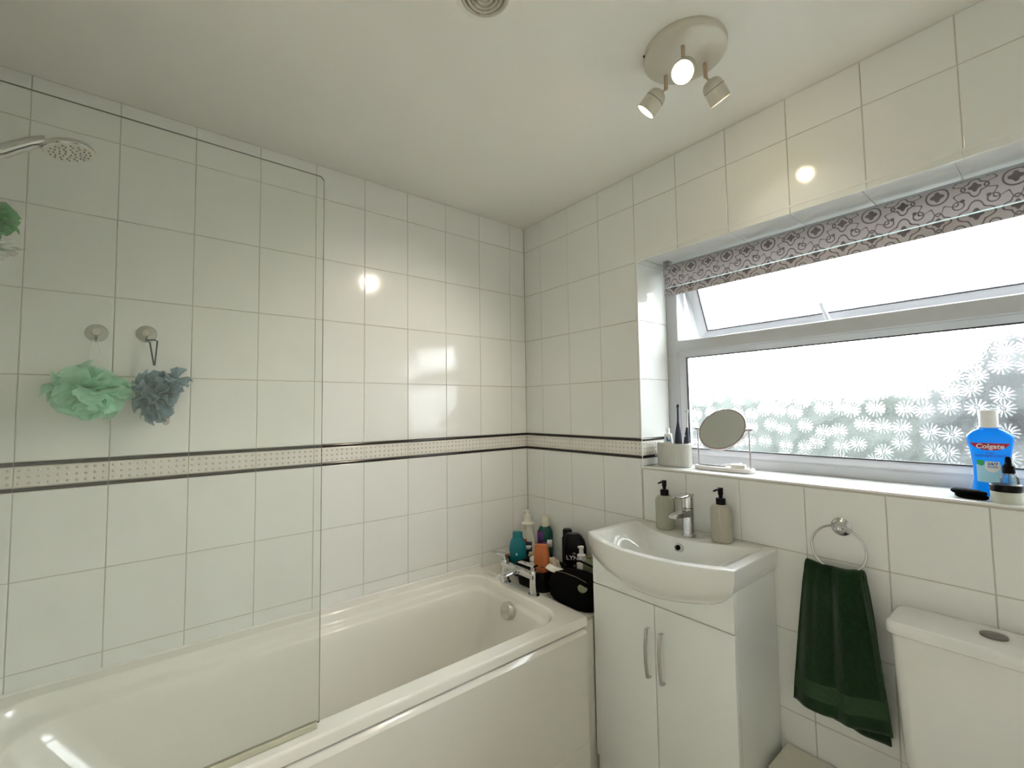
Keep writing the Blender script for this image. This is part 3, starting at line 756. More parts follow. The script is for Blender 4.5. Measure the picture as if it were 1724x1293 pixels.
def hook(name, y, z, label, grp):
    h = thing(name, label, 'hook', (0.0, y, z), 0, grp)
    bm = lathe(BM(), [(0.027, 0.0005), (0.0275, 0.003), (0.022, 0.007), (0.012, 0.010), (0, 0.010)], 28, (0, 0, 0), (1, 0, 0)); obj('suction_cup', bm, 'clear_plastic', h, True, 40)
    bm = lathe(BM(), [(0.010, 0.009), (0.012, 0.012), (0.010, 0.018), (0, 0.019)], 18, (0, 0, 0.002), (1, 0, 0)); obj('knob', bm, 'vent_grey', h, True, 40)
    bm = BM(); tube(bm, [(0.014, 0, 0.0), (0.016, 0, -0.018), (0.020, 0, -0.026), (0.027, 0, -0.026), (0.030, 0, -0.018)], 0.0028, 8)
    obj('hook_arm', bm, 'clear_plastic', h, True, 60)
hook('suction_hook', -1.752, 1.640, 'clear suction hook above the mint green bath puff', 'suction hooks on the tiled wall')
hook('suction_hook', -1.632, 1.648, 'clear suction hook above the blue-grey bath puff', 'suction hooks on the tiled wall')
pf = thing('bath_puff', 'mint green mesh bath puff hanging on the tiled wall', 'bath puff', (0.085, -1.755, 1.462), 0, 'bath puffs')
bm = BM(); ruffle(bm, (0, 0, 0), 0.068, 0.092, 0.080, 70, 11, 0.75)
obj('net_ruffles', bm, 'net_green', pf, True, 180)
bm = BM(); tube(bm, [(-0.005, 0.005, 0.05), (-0.045, 0.016, 0.12), (-0.058, 0.008, 0.152), (-0.058, -0.002, 0.152), (-0.045, -0.010, 0.12), (0, -0.003, 0.05)], 0.0018, 6)
obj('hanging_cord', bm, 'white_plastic_bottle', pf, True)
pf = thing('bath_puff', 'blue-grey mesh bath puff on a dark cord loop', 'bath puff', (0.072, -1.605, 1.447), 0, 'bath puffs')
bm = BM(); ruffle(bm, (0, 0, 0), 0.058, 0.060, 0.084, 60, 25, 0.75); ruffle(bm, (0.005, 0.052, 0.048), 0.040, 0.045, 0.040, 16, 22)
obj('net_ruffles', bm, 'net_blue', pf, True, 180)
bm = BM(); tube(bm, [(-0.02, -0.006, 0.095), (-0.038, -0.018, 0.170), (-0.042, -0.027, 0.178), (-0.042, -0.006, 0.180), (-0.040, 0.001, 0.176), (-0.02, -0.004, 0.095)], 0.0024, 8)
obj('hanging_cord', bm, 'cord_blue', pf, True)
bm = BM(); loft(bm, [stadium(0.010, 0.016, z, 24) for z in (0, 0.004)]); tg = obj('tag', bm, 'clear_plastic', pf, True, 40)
tg.location = (0.03, 0.028, -0.080); tg.rotation_euler = (math.radians(80), 0, math.radians(80))
pf = thing('bath_puff', 'vivid green mesh puff hanging below the shower holder', 'bath puff', (0.42, -1.905, 1.822), 0, 'bath puffs')
bm = BM(); ruffle(bm, (0, 0, 0), 0.05, 0.05, 0.05, 50, 31); obj('net_ruffles', bm, 'net_mint', pf, True, 180)
bm = BM(); tube(bm, [(0, 0, 0.04), (-0.045, -0.045, 0.10), (-0.070, -0.075, 0.112)], 0.0018, 6); obj('hanging_cord', bm, 'white_plastic_bottle', pf, True)
bm = BM(); ruffle(bm, (0, 0, 0), 0.030, 0.045, 0.026, 16, 33); lo_ = obj('clear_ruffle', bm, 'clear_plastic', pf, True, 180); lo_.location = (0.0, 0.012, -0.062)

# ------------------------------------------------------------------ ledge behind the bath
bm = BM(); box(bm, 0.002, 0.700, -0.322, -0.003, 0.0, 0.598, 0.003)
o = obj('bath_end_ledge', bm, 'board_raw'); tag(o, 'boxed ledge between the bath end and the window wall', 'ledge')
bm = BM()
loft(bm, [[Vector((x, y, z)) for x, y in ((0.7015, -0.344), (0.7015, -0.291), (0.709, -0.291), (0.7095, -0.316), (0.7095, -0.336), (0.7075, -0.344))] for z in (0.138, 0.592)])
o = obj('end_board', bm, 'board_raw'); tag(o, 'narrow white board standing between bath panel and vanity unit', 'board')
LZ = 0.5985
# black storage tray and bag
tray = thing('storage_tray', 'low black tray under the teal bottle in the bath corner', 'tray', (0, 0, LZ), 0, 'black trays on the ledge')
def open_tub(bm, x0, x1, y0, y1, h, th=0.004, flare=0.012, r=0.03):
    loft(bm, [rrect(x0 + flare, x1 - flare, y0 + flare, y1 - flare, r, 0), rrect(x0, x1, y0, y1, r, h), rrect(x0 + 0.001, x1 - 0.001, y0 + 0.001, y1 - 0.001, r, h + 0.002),
              rrect(x0 + th, x1 - th, y0 + th, y1 - th, r, h), rrect(x0 + flare + th, x1 - flare - th, y0 + flare + th, y1 - flare - th, r, 0.006)])
bm = BM(); open_tub(bm, 0.095, 0.245, -0.268, -0.145, 0.056); obj('tray_body', bm, 'black_plastic', tray, True, 40)
bm = BM(); tube(bm, [(p.x, p.y, 0.056) for p in rrect(0.095, 0.245, -0.268, -0.145, 0.03, 0)], 0.003, 6, closed=True); obj('tray_rim', bm, 'black_plastic', tray, True, 60)
tray = thing('storage_tray', 'taller black tray holding the orange tube and sponge', 'tray', (0, 0, LZ), 0, 'black trays on the ledge')
bm = BM(); open_tub(bm, 0.252, 0.450, -0.314, -0.146, 0.088); obj('tray_body', bm, 'black_plastic', tray, True, 40)
bm = BM(); tube(bm, [(p.x, p.y, 0.088) for p in rrect(0.252, 0.450, -0.314, -0.146, 0.03, 0)], 0.003, 6, closed=True); obj('tray_rim', bm, 'black_plastic', tray, True, 60)
bag = thing('toiletry_bag', 'black soft toiletry bag on the ledge beside the vanity', 'bag', (0.578, -0.238, LZ))
def pillow_ring(hx, hy, z, dx=0, dy=0, wob=0.0, seed=0):
    return [p + Vector((wob * noise.noise(Vector((p.x * 14 + seed, p.y * 14, z * 14))), wob * noise.noise(Vector((p.x * 14, p.y * 14 + seed, z * 14 + 5))), 0.6 * wob * noise.noise(Vector((p.x * 10 + seed, 3, z)))))
            for p in stadium(hx, hy, z, 56, dx, dy, 3.2)]
bm = BM()
loft(bm, [pillow_ring(a, b, z, dx, dy, 0.010, 2) for a, b, z, dx, dy in ((0.105, 0.066, 0.0, 0, 0), (0.116, 0.074, 0.015, 0, 0), (0.119, 0.076, 0.05, 0.0, 0), (0.115, 0.072, 0.080, 0.002, 0), (0.104, 0.058, 0.100, 0.004, 0.002), (0.078, 0.038, 0.111, 0.008, 0.004), (0.04, 0.015, 0.115, 0.010, 0.005))])
obj('bag_body', bm, 'black_fabric', bag, True, 60)
bm = BM(); tube(bm, [(-0.085, -0.034, 0.105), (-0.04, -0.036, 0.112), (0.03, -0.036, 0.113), (0.075, -0.034, 0.107), (0.10, -0.03, 0.096)], 0.0018, 6); obj('zip', bm, 'vent_dark', bag, True)
bm = BM(); tube(bm, [(-0.10, 0.04, 0.085), (-0.085, 0.052, 0.125), (-0.03, 0.056, 0.140), (0.05, 0.054, 0.134), (0.095, 0.05, 0.115), (0.105, 0.04, 0.085)], 0.008, 10, flat=0.5); obj('carry_handle', bm, 'black_fabric', bag, True)
bm = BM(); lathe(bm, [(0, 0.004), (0.016, 0.003), (0.021, 0.0), (0.021, -0.010)], 24, (0.080, -0.050, 0.090), (0.30, -0.55, 0.78)); bd = obj('round_badge', bm, 'olive_plastic', bag, True, 40); bd['label'] = 'pale grey round lid tucked in the bag'

# ------------------------------------------------------------------ toiletries on the ledge
TZ = LZ + 0.0065
b1 = thing('shampoo_bottle', 'teal blue shampoo bottle at the left of the bath corner', 'bottle', (0.143, -0.192, TZ))
bm = BM(); loft(bm, [stadium(a, b, z, 32) for a, b, z in ((0.030, 0.019, 0.0), (0.035, 0.022, 0.006), (0.041, 0.024, 0.06), (0.042, 0.024, 0.095), (0.038, 0.022, 0.125), (0.030, 0.019, 0.143), (0.026, 0.017, 0.150))])
obj('bottle_body', bm, 'teal_plastic', b1, True, 45)
bm = BM(); loft(bm, [stadium(a, b, z, 32) for a, b, z in ((0.025, 0.0165, 0.150), (0.025, 0.0165, 0.152), (0.0245, 0.016, 0.172), (0.022, 0.014, 0.177))]); obj('cap', bm, 'teal_plastic', b1, True, 40)
bm = BM(); loft(bm, [[Vector((x, -0.0245, z)) for x in (-0.006, 0.006)] + [Vector((x, -0.0252, z)) for x in (0.006, -0.006)] for z in (0.055, 0.066)])
bm2 = BM(); lathe(bm2, [(0, 0), (0.006, 0), (0.003, 0.008), (0, 0.012)], 10, (0, -0.0245, 0.070)); obj('emblem', bm2, 'pale_blue_print', b1); bm.free()
b1.rotation_euler = (0, 0, 0.65)
b2 = thing('pump_bottle', 'tall white pump bottle with navy label in the bath corner', 'bottle', (0.116, -0.102, LZ))
bm = BM(); loft(bm, [stadium(a, b, z, 32) for a, b, z in ((0.036, 0.022, 0.0), (0.040, 0.025, 0.008), (0.041, 0.025, 0.09), (0.036, 0.023, 0.13), (0.027, 0.020, 0.165), (0.024, 0.019, 0.195))])
obj('bottle_body', bm, 'white_plastic_bottle', b2, True, 45)
bm = BM(); lathe(bm, [(0.024, 0.195), (0.033, 0.198), (0.034, 0.206), (0.026, 0.211), (0.021, 0.214), (0.019, 0.245), (0.011, 0.249), (0.010, 0.262), (0, 0.262)], 24); obj('pump_collar', bm, 'white_plastic_bottle', b2, True, 40)
bm = BM(); loft(bm, [stadium(0.013, 0.010, z, 20) for z in (0.262, 0.268)]); tube(bm, [(0.006, 0, 0.266), (-0.014, 0, 0.266), (-0.028, 0, 0.258)], [0.006, 0.005, 0.004], 8); ph_ = obj('pump_nozzle', bm, 'white_plastic_bottle', b2, True, 40)
def curved_label(name, x0, x1, z0, z1, hx, hy, mat, parent, off=0.0008, p=2.6, n=10, slant=0.0):
    bm = BM()
    def yy(x): return -hy * max(0.0, 1 - abs(x / hx) ** p) ** (1 / p)
    V = [[bm.verts.new((x + slant * (z - z0), yy(x) - o_, z)) for x in [x0 + (x1 - x0) * i / n for i in range(n + 1)]] for z in (z0, z1) for o_ in (off,)]
    for i in range(n): bm.faces.new((V[0][i], V[0][i + 1], V[1][i + 1], V[1][i]))
    o = obj(name, bm, mat, parent, True)
    md = o.modifiers.new('thickness', 'SOLIDIFY'); md.thickness = 0.0006
    return o
curved_label('label_panel', -0.036, 0.022, 0.02, 0.118, 0.041, 0.0252, 'label_navy', b2)
curved_label('label_flash', -0.036, -0.004, 0.112, 0.132, 0.041, 0.0252, 'label_red', b2, 0.0014)
curved_label('label_flash', -0.016, 0.012, 0.078, 0.100, 0.041, 0.0252, 'white_print', b2, 0.0014, slant=0.4)
curved_label('label_flash', -0.004, 0.014, 0.034, 0.070, 0.041, 0.0252, 'label_cream', b2, 0.0014, slant=0.35)
b2.rotation_euler = (0, 0, 0.75)
b3 = thing('conditioner_bottle', 'violet and teal patterned bottle with cream cap in the corner', 'bottle', (0.174, -0.036, LZ))
bm = BM(); loft(bm, [stadium(a, b, z, 32) for a, b, z in ((0.034, 0.022, 0.0), (0.038, 0.024, 0.008), (0.040, 0.025, 0.13), (0.037, 0.024, 0.165), (0.026, 0.020, 0.188), (0.020, 0.018, 0.192))]); obj('bottle_body', bm, 'label_teal', b3, True, 45)
bm = BM(); lathe(bm, [(0.021, 0.190), (0.021, 0.225), (0.018, 0.230), (0.018, 0.241), (0, 0.243)], 24); obj('cap', bm, 'cream_cap', b3, True, 40)
curved_label('label_panel', -0.038, -0.010, 0.105, 0.168, 0.040, 0.025, 'label_violet', b3)
curved_label('label_panel', -0.012, 0.016, 0.075, 0.115, 0.040, 0.025, 'label_violet', b3, 0.0012)
curved_label('label_panel', 0.012, 0.037, 0.090, 0.128, 0.040, 0.025, 'white_print', b3, 0.0012)
curved_label('label_panel', -0.037, 0.036, 0.010, 0.070, 0.040, 0.025, 'label_navy', b3)
b3.rotation_euler = (0, 0, 0.7)
o = thing('round_tub', 'small white lidded tub between the pump bottle and orange tube', 'tub', (0.306, -0.200, TZ))
bm = BM(); lathe(bm, [(0, 0), (0.038, 0), (0.042, 0.004), (0.042, 0.064), (0, 0.064)], 32); obj('tub_body', bm, 'white_plastic_bottle', o, True, 40)
bm = BM(); lathe(bm, [(0.044, 0.062), (0.044, 0.088), (0.040, 0.092), (0, 0.093)], 32); obj('tub_lid', bm, 'marble', o, True, 40)
o = thing('orange_tube', 'orange tapering tube standing in front of the corner bottles', 'bottle', (0.402, -0.270, TZ))
bm = BM(); loft(bm, [stadium(a, b, z, 32) for a, b, z in ((0.034, 0.026, 0.0), (0.037, 0.028, 0.006), (0.036, 0.027, 0.09), (0.033, 0.024, 0.150), (0.030, 0.020, 0.180), (0.027, 0.018, 0.186), (0.010, 0.006, 0.187))]); obj('tube_body', bm, 'orange_plastic', o, True, 45)
bm = BM(); lathe(bm, [(0.0035, 0.0), (0.0035, 0.001), (0, 0.001)], 10, (0.010, -0.0285, 0.10), (0, -1, 0)); obj('dot_mark', bm, 'label_navy', o); o.rotation_euler = (0, 0, 0.6)
o = thing('bath_sponge', 'crumpled beige sponge beside the black shower gel', 'sponge', (0.392, -0.196, TZ))
bm = BM()
R_ = bmesh.ops.create_icosphere(bm, subdivisions=4, radius=0.045)
for v in R_['verts']:
    d = v.co.normalized(); v.co = Vector((v.co.x * 0.95, v.co.y * 0.8, v.co.z * 1.05)) + d * (0.012 * noise.noise(d * 3) + 0.005 * noise.noise(d * 8)); v.co.z += 0.062
    if v.co.z < 0: v.co.z = 0
zmin = min(v.co.z for v in bm.verts)
for v in bm.verts: v.co.z -= zmin
so = obj('sponge_body', bm, 'beige_soft', o, True, 90)
for v in so.data.vertices: v.co.z *= 1.12
bm = BM(); pts = [Vector((0.004 + 0.026 * (1 - k / 20) * math.cos(k * 0.7), -0.040 - 0.0006 * k, 0.078 + 0.026 * (1 - k / 20) * math.sin(k * 0.7))) for k in range(18)]
tube(bm, pts, 0.004, 6); obj('fold', bm, 'beige_soft', o, True)
o = thing('paper_wrap', 'folded white paper wrapper on the front of the black bag', 'wrapper', (0.486, -0.262, LZ + 0.104), 0.35)
def wavy_sheet(lx, ly, th, nx=16, ny=8, amp=0.006, seed=1):
    bm = BM(); top = []; bot = []
    for i in range(nx + 1):
        a, b = [], []
        for j in range(ny + 1):
            x = -lx / 2 + lx * i / nx; y = -ly / 2 + ly * j / ny
            z = amp * noise.noise(Vector((x * 40 + seed, y * 40, seed))) + amp * 0.4 * math.sin(x * 90)
            a.append(bm.verts.new((x, y, z + th))); b.append(bm.verts.new((x, y, z)))
        top.append(a); bot.append(b)
    for i in range(nx):
        for j in range(ny):
            bm.faces.new((top[i][j], top[i + 1][j], top[i + 1][j + 1], top[i][j + 1])); bm.faces.new((bot[i][j], bot[i][j + 1], bot[i + 1][j + 1], bot[i + 1][j]))
    for i in range(nx):
        bm.faces.new((top[i][0], bot[i][0], bot[i + 1][0], top[i + 1][0])); bm.faces.new((top[i][ny], top[i + 1][ny], bot[i + 1][ny], bot[i][ny]))
    for j in range(ny):
        bm.faces.new((top[0][j], top[0][j + 1], bot[0][j + 1], bot[0][j])); bm.faces.new((top[nx][j], bot[nx][j], bot[nx][j + 1], top[nx][j + 1]))
    return bm
wp = obj('wrapper_sheet', wavy_sheet(0.090, 0.030, 0.003), 'white_plastic_bottle', o, True, 60); wp.rotation_euler = (0.5, 0.2, 0)
b5 = thing('shower_gel_bottle', 'wide black shower gel bottle with white lettering', 'bottle', (0.434, -0.092, LZ))
bm = BM(); loft(bm, [stadium(a, b, z, 40, dx, 0, 3.2) for a, b, z, dx in ((0.046, 0.020, 0.0, 0), (0.050, 0.023, 0.006, 0), (0.052, 0.024, 0.10, 0), (0.052, 0.024, 0.155, 0), (0.047, 0.022, 0.185, -0.002), (0.036, 0.020, 0.208, -0.006), (0.026, 0.016, 0.216, -0.008))]); obj('bottle_body', bm, 'black_plastic', b5, True, 45)
b5.rotation_euler = (0, 0, 0.62)
fn5 = lambda cz: (lambda x, y: Vector((x, -0.0242, cz + y)))
text_mesh('lettering', 'LYNX', 0.026, 'white_print', fn5(0.112), b5, 0.0004, 1.15)
text_mesh('small_print', 'XL', 0.012, 'grey_print', fn5(0.132), b5, 0.0004, 1.2)
bm = lathe(BM(), [(0.0055, 0), (0.0055, 0.0006), (0.003, 0.0006), (0.003, 0)], 16, (0.0, -0.0242, 0.078), (0, -1, 0)); obj('round_mark', bm, 'grey_print', b5)
o = thing('deodorant_can', 'slim black spray bottle behind the shower gel', 'bottle', (0.347, -0.052, LZ))
bm = BM(); lathe(bm, [(0, 0), (0.024, 0), (0.026, 0.004), (0.026, 0.170), (0.021, 0.178)], 28); obj('can_body', bm, 'black_matt', o, True, 40)
bm = BM(); lathe(bm, [(0.022, 0.178), (0.0225, 0.206), (0.018, 0.212), (0, 0.213)], 28); obj('cap', bm, 'black_plastic', o, True, 40)
bm = BM(); loft(bm, [[Vector((0.0265 * math.cos(a), 0.0265 * math.sin(a), z)) for a in (-1.55, -1.3, -1.3, -1.55)] for z in (0.140, 0.152)]); bm.free()
bm = box(BM(), -0.004, 0.004, -0.0275, -0.0255, 0.138, 0.150); obj('small_label', bm, 'label_cream', o)
bm = box(BM(), -0.003, 0.003, -0.0275, -0.0255, 0.045, 0.085); obj('lime_strip', bm, 'lime_strip', o)
o.rotation_euler = (0, 0, 0.3)
o = thing('hand_pump_bottle', 'small white pump bottle beside the black shower gel', 'bottle', (0.512, -0.135, LZ))
bm = BM(); lathe(bm, [(0, 0), (0.017, 0), (0.019, 0.004), (0.0215, 0.118), (0.018, 0.124)], 24); obj('bottle_body', bm, 'white_plastic_bottle', o, True, 40)
bm = BM(); lathe(bm, [(0.0185, 0.123), (0.0185, 0.148), (0.010, 0.152), (0.009, 0.172), (0.011, 0.174), (0.011, 0.184), (0, 0.186)], 24); tube(bm, [(0, 0, 0.180), (-0.014, -0.006, 0.179)], 0.004, 8); obj('pump_head', bm, 'white_print', o, True, 40)
o = thing('lotion_bottle', 'rounded olive grey bottle beside the vanity edge', 'bottle', (0.556, -0.140, LZ))
bm = BM(); loft(bm, [stadium(a, b, z, 28) for a, b, z in ((0.020, 0.016, 0.0), (0.0235, 0.019, 0.006), (0.0235, 0.019, 0.118), (0.018, 0.015, 0.136), (0.008, 0.008, 0.143))]); obj('bottle_body', bm, 'olive_plastic', o, True, 50)
bm = BM(); lathe(bm, [(0.008, 0.142), (0.008, 0.150), (0, 0.151)], 16); obj('cap', bm, 'olive_plastic', o, True, 40)
o = thing('lidded_jar', 'low jar with white and black banded lid under the basin', 'jar', (0.565, -0.070, LZ))
bm = BM(); lathe(bm, [(0, 0), (0.030, 0), (0.032, 0.003), (0.032, 0.118), (0, 0.118)], 28); obj('jar_body', bm, 'black_plastic', o, True, 40)
bm = BM(); lathe(bm, [(0.034, 0.114), (0.034, 0.131), (0.030, 0.134), (0, 0.134)], 28); obj('jar_lid', bm, 'white_print', o, True, 40)
bm = BM(); lathe(bm, [(0.0345, 0.119), (0.0345, 0.127), (0.033, 0.127), (0.033, 0.119)], 28); obj('lid_band', bm, 'black_plastic', o, True, 40)
o = thing('yellow_box', 'small yellow topped box between gel and pump bottle', 'box', (0.503, -0.082, LZ), 0.5)
bm = box(BM(), -0.012, 0.012, -0.010, 0.010, 0, 0.104, 0.001); obj('box_body', bm, 'grey_print', o)
bm = box(BM(), -0.0122, 0.0122, -0.0102, 0.0102, 0.1042, 0.126, 0.001); obj('box_top', bm, 'yellow_label', o)

# ------------------------------------------------------------------ vanity unit
VX0, VX1, VY = 0.713, 1.243, -0.290
van = thing('vanity_unit', 'white two-door vanity cabinet under the basin', 'cabinet', (0, 0, 0))
bm = BM(); box(bm, VX0 + 0.0165, VX1 - 0.0165, VY + 0.0195, -0.003, 0.10, 0.755, 0.0008); obj('carcass', bm, 'cabinet', van)
for sxx in (VX0, VX1 - 0.016):
    bm = BM(); box(bm, sxx, sxx + 0.016, VY + 0.0195, -0.003, 0.10, 0.8625, 0.0008); obj('side_panel', bm, 'cabinet', van)
bm = BM(); fx = [VX0 + (VX1 - VX0) * i / 40 for i in range(41)]
def fascia_top(x):
    k = max(0.0, (abs(x - 0.978) / 0.272 - 0.1) / 0.9); return min(0.8625, 0.865 - 0.105 * math.sqrt(max(0.0, 1 - k * k)) + 0.008)
loft(bm, [[Vector((x, y, z)) for y, z in ((VY + 0.0015, 0.728), (VY + 0.018, 0.728), (VY + 0.018, max(0.729, fascia_top(x))), (VY + 0.0015, max(0.729, fascia_top(x))))] for x in fx]); obj('fascia', bm, 'cabinet', van)
bm = BM(); box(bm, VX0 + 0.001, VX1 - 0.001, VY + 0.010, -0.005, 0.0, 0.0985, 0.001); obj('plinth', bm, 'cabinet', van)
XM = (VX0 + VX1) / 2
for (xa, xb, hx_) in ((VX0 + 0.0005, XM - 0.0015, XM - 0.020), (XM + 0.0015, VX1 - 0.0005, XM + 0.032)):
    bm = BM(); box(bm, xa, xb, VY, VY + 0.018, 0.103, 0.7245, 0.0012); d = obj('door', bm, 'cabinet', van, True)
    bm = BM()
    zs = [(0.650, 0.004), (0.648, 0.020), (0.625, 0.024), (0.590, 0.028), (0.550, 0.028), (0.515, 0.024), (0.490, 0.020), (0.487, 0.004)]
    for s in (0,):
        loft(bm, [[Vector((hx_ - 0.005, VY - y - 0.003, z)), Vector((hx_ + 0.005, VY - y - 0.003, z)), Vector((hx_ + 0.005, VY - y + 0.003, z - (0.004 if i == 0 else -0.004 if i == 7 else 0))), Vector((hx_ - 0.005, VY - y + 0.003, z - (0.004 if i == 0 else -0.004 if i == 7 else 0)))] for i, (z, y) in enumerate(zs)])
    obj('handle', bm, 'chrome', d, True, 50)

# ------------------------------------------------------------------ wash basin
BZ = 0.915
bas = thing('wash_basin', 'white ceramic washbasin with bowed front on the vanity', 'basin', (0, 0, 0))
QX0, QX1 = 0.702, 1.254; QC = (QX0 + QX1) / 2; QH = (QX1 - QX0) / 2
NB_, NS_, NF_ = 24, 10, 36
def basin_outline(inset_b, inset_s, inset_f, z, backbow=0.0, inner=False, bow=0.092, yf=-0.300, r=0.0):
    """closed outline: back (left to right), right side, front (right to left), left side"""
    pts = []
    hx = QH - inset_s
    for i in range(NB_):
        u = -1 + 2 * i / NB_
        pts.append(Vector((QC + hx * u, -inset_b - backbow * (1 - u * u) ** 1.2, z)))
    for i in range(NS_):
        t = i / NS_
        pts.append(Vector((QC + hx, -inset_b + (yf + inset_f * 0.55 + inset_b) * t, z)))
    for i in range(NF_):
        u = 1 - 2 * i / NF_
        pts.append(Vector((QC + hx * u, yf + inset_f * (0.55 + 0.45 * (1 - u * u)) - bow * (1 - abs(u) ** 2.2), z)))
    for i in range(NS_):
        t = i / NS_
        ya = yf + inset_f * 0.55
        pts.append(Vector((QC - hx, ya + (-inset_b - ya) * t, z)))
    return pts
def shrink(pts, cx, cyy, k, z, ky=None):
    ky = k if ky is None else ky
    return [Vector((cx + (p.x - cx) * k, cyy + (p.y - cyy) * ky, z)) for p in pts]
def blend(P_, Q_, t): return [a.lerp(b, t) for a, b in zip(P_, Q_)]
rim_o = basin_outline(0.0025, 0.0, 0.0, BZ - 0.006)
rings = []
under0 = basin_outline(0.0025, 0.004, 0.004, BZ - 0.050)
# belly under the rim
for t in (0.985, 0.93, 0.83, 0.70, 0.52, 0.32, 0.12):
    k = math.sqrt(max(0.0, 1 - t * t)); rings.append(shrink(under0, QC, -0.235, 0.10 + 0.90 * k, BZ - 0.050 - 0.105 * t, 0.35 + 0.65 * k))
rings.append(under0)
rings.append(basin_outline(0.0025, 0.001, 0.001, BZ - 0.040)); rings.append(rim_o)
rings.append(basin_outline(0.003, 0.0012, 0.0012, BZ - 0.002)); rings.append(basin_outline(0.005, 0.004, 0.004, BZ))
inn = basin_outline(0.030, 0.030, 0.024, BZ - 0.0005, backbow=0.094, bow=0.090)
rings.append(inn)
rings.append([p + Vector((0, 0, -0.004)) for p in shrink(inn, QC, -0.24, 0.985, BZ)])
for k, dz in ((0.955, 0.018), (0.90, 0.045), (0.80, 0.075), (0.62, 0.100), (0.40, 0.114), (0.15, 0.120)):
    ky = {0.955: 0.965, 0.90: 0.93, 0.80: 0.84, 0.62: 0.62, 0.40: 0.4, 0.15: 0.15}[k]
    el = [Vector((QC + 0.255 * math.cos(a), -0.245 + 0.125 * math.sin(a), 0)) for a in [math.atan2((p.y + 0.245) * 2.0, p.x - QC) for p in inn]]
    q_ = shrink(inn, QC, -0.245, k, BZ - dz, ky); e_ = shrink(el, QC, -0.245, k, BZ - dz, ky)
    rings.append(blend(q_, e_, min(1, dz / 0.10)))
bm = BM(); loft(bm, rings); wn(obj('basin_body', bm, 'ceramic', bas, True, 45))
oc = Vector((QC + 0.006, -0.1395, BZ - 0.030)); on = Vector((0, -0.93, 0.30)).normalized()
bm = lathe(BM(), [(0.0085, 0.002), (0.0095, 0.0045), (0.0125, 0.005), (0.0145, 0.003), (0.0145, -0.012)], 24, oc, on); obj('overflow_ring', bm, 'chrome', bas, True, 40)
bm = lathe(BM(), [(0, 0.0015), (0.0088, 0.0015), (0.0088, -0.01)], 20, oc, on); obj('overflow_hole', bm, 'black_matt', bas)

# basin tap
tp = thing('basin_mixer_tap', 'chrome single-lever mixer tap at the back of the basin', 'tap', (QC + 0.007, -0.072, BZ))
bm = lathe(BM(), [(0, 0), (0.0245, 0), (0.0255, 0.003), (0.0245, 0.007), (0.021, 0.008), (0.0205, 0.10), (0, 0.10)], 32); obj('tap_body', bm, 'chrome', tp, True, 40)
bm = lathe(BM(), [(0.017, 0.1), (0.0205, 0.103), (0.0205, 0.140), (0.019, 0.145), (0, 0.146)], 32); obj('lever_base', bm, 'chrome', tp, True, 40)
bm = BM(); loft(bm, [[Vector((-wd, -d, z)), Vector((wd, -d, z)), Vector((wd, -d, z + th)), Vector((-wd, -d, z + th))] for d, wd, z, th in ((-0.020, 0.014, 0.145, 0.006), (-0.012, 0.020, 0.144, 0.008), (0.02, 0.0205, 0.144, 0.008), (0.06, 0.018, 0.144, 0.006), (0.078, 0.016, 0.144, 0.005))]); bmesh.ops.bevel(bm, geom=bm.edges[:], offset=0.0012, segments=1, affect='EDGES'); obj('lever', bm, 'chrome', tp, True, 40)
bm = BM(); loft(bm, [[Vector((-wd, -d, z)), Vector((wd, -d, z)), Vector((wd, -d, z + th)), Vector((-wd, -d, z + th))] for d, wd, z, th in ((0.010, 0.019, 0.072, 0.024), (0.04, 0.018, 0.074, 0.020), (0.08, 0.017, 0.076, 0.016), (0.102, 0.016, 0.077, 0.014))]); bmesh.ops.bevel(bm, geom=bm.edges[:], offset=0.002, segments=2, affect='EDGES'); obj('spout', bm, 'chrome', tp, True, 40)
bm = lathe(BM(), [(0, 0.0), (0.0022, 0.0), (0.0022, 0.001), (0, 0.001)], 10, (0, -0.079, 0.147), (0, -1, 0)); obj('screw_mark', bm, 'black_matt', tp)

# soap dispensers
def dispenser(label, loc, mat, rz):
    d = thing('soap_dispenser', label, 'soap dispenser', loc, rz, 'soap dispensers on the basin')
    bm = lathe(BM(), [(0, 0), (0.030, 0), (0.0335, 0.003), (0.0345, 0.010), (0.0355, 0.10), (0.0345, 0.112), (0.030, 0.121), (0.022, 0.1265), (0.014, 0.128), (0, 0.128)], 128, rib=(32, 0.06, 0.009, 0.122)); obj('bottle_body', bm, mat, d, True, 80)
    bm = lathe(BM(), [(0.0155, 0.127), (0.016, 0.129), (0.016, 0.147), (0.015, 0.149), (0.0065, 0.150), (0.0065, 0.158), (0.0, 0.158)], 28); obj('pump_collar', bm, 'black_plastic', d, True, 40)
    bm = lathe(BM(), [(0.0055, 0.156), (0.0085, 0.162), (0.009, 0.182), (0.0085, 0.185), (0, 0.186)], 24); tube(bm, [(0, 0, 0.179), (0, -0.016, 0.179), (0, -0.030, 0.175)], [0.0042, 0.0038, 0.003], 10); obj('pump_head', bm, 'black_plastic', d, True, 40)
dispenser('sage green ribbed soap dispenser left of the basin tap', (0.874, -0.046, BZ), 'stone_green', -0.25)
dispenser('beige ribbed soap dispenser right of the basin tap', (1.098, -0.050, BZ), 'stone_beige', -0.35)

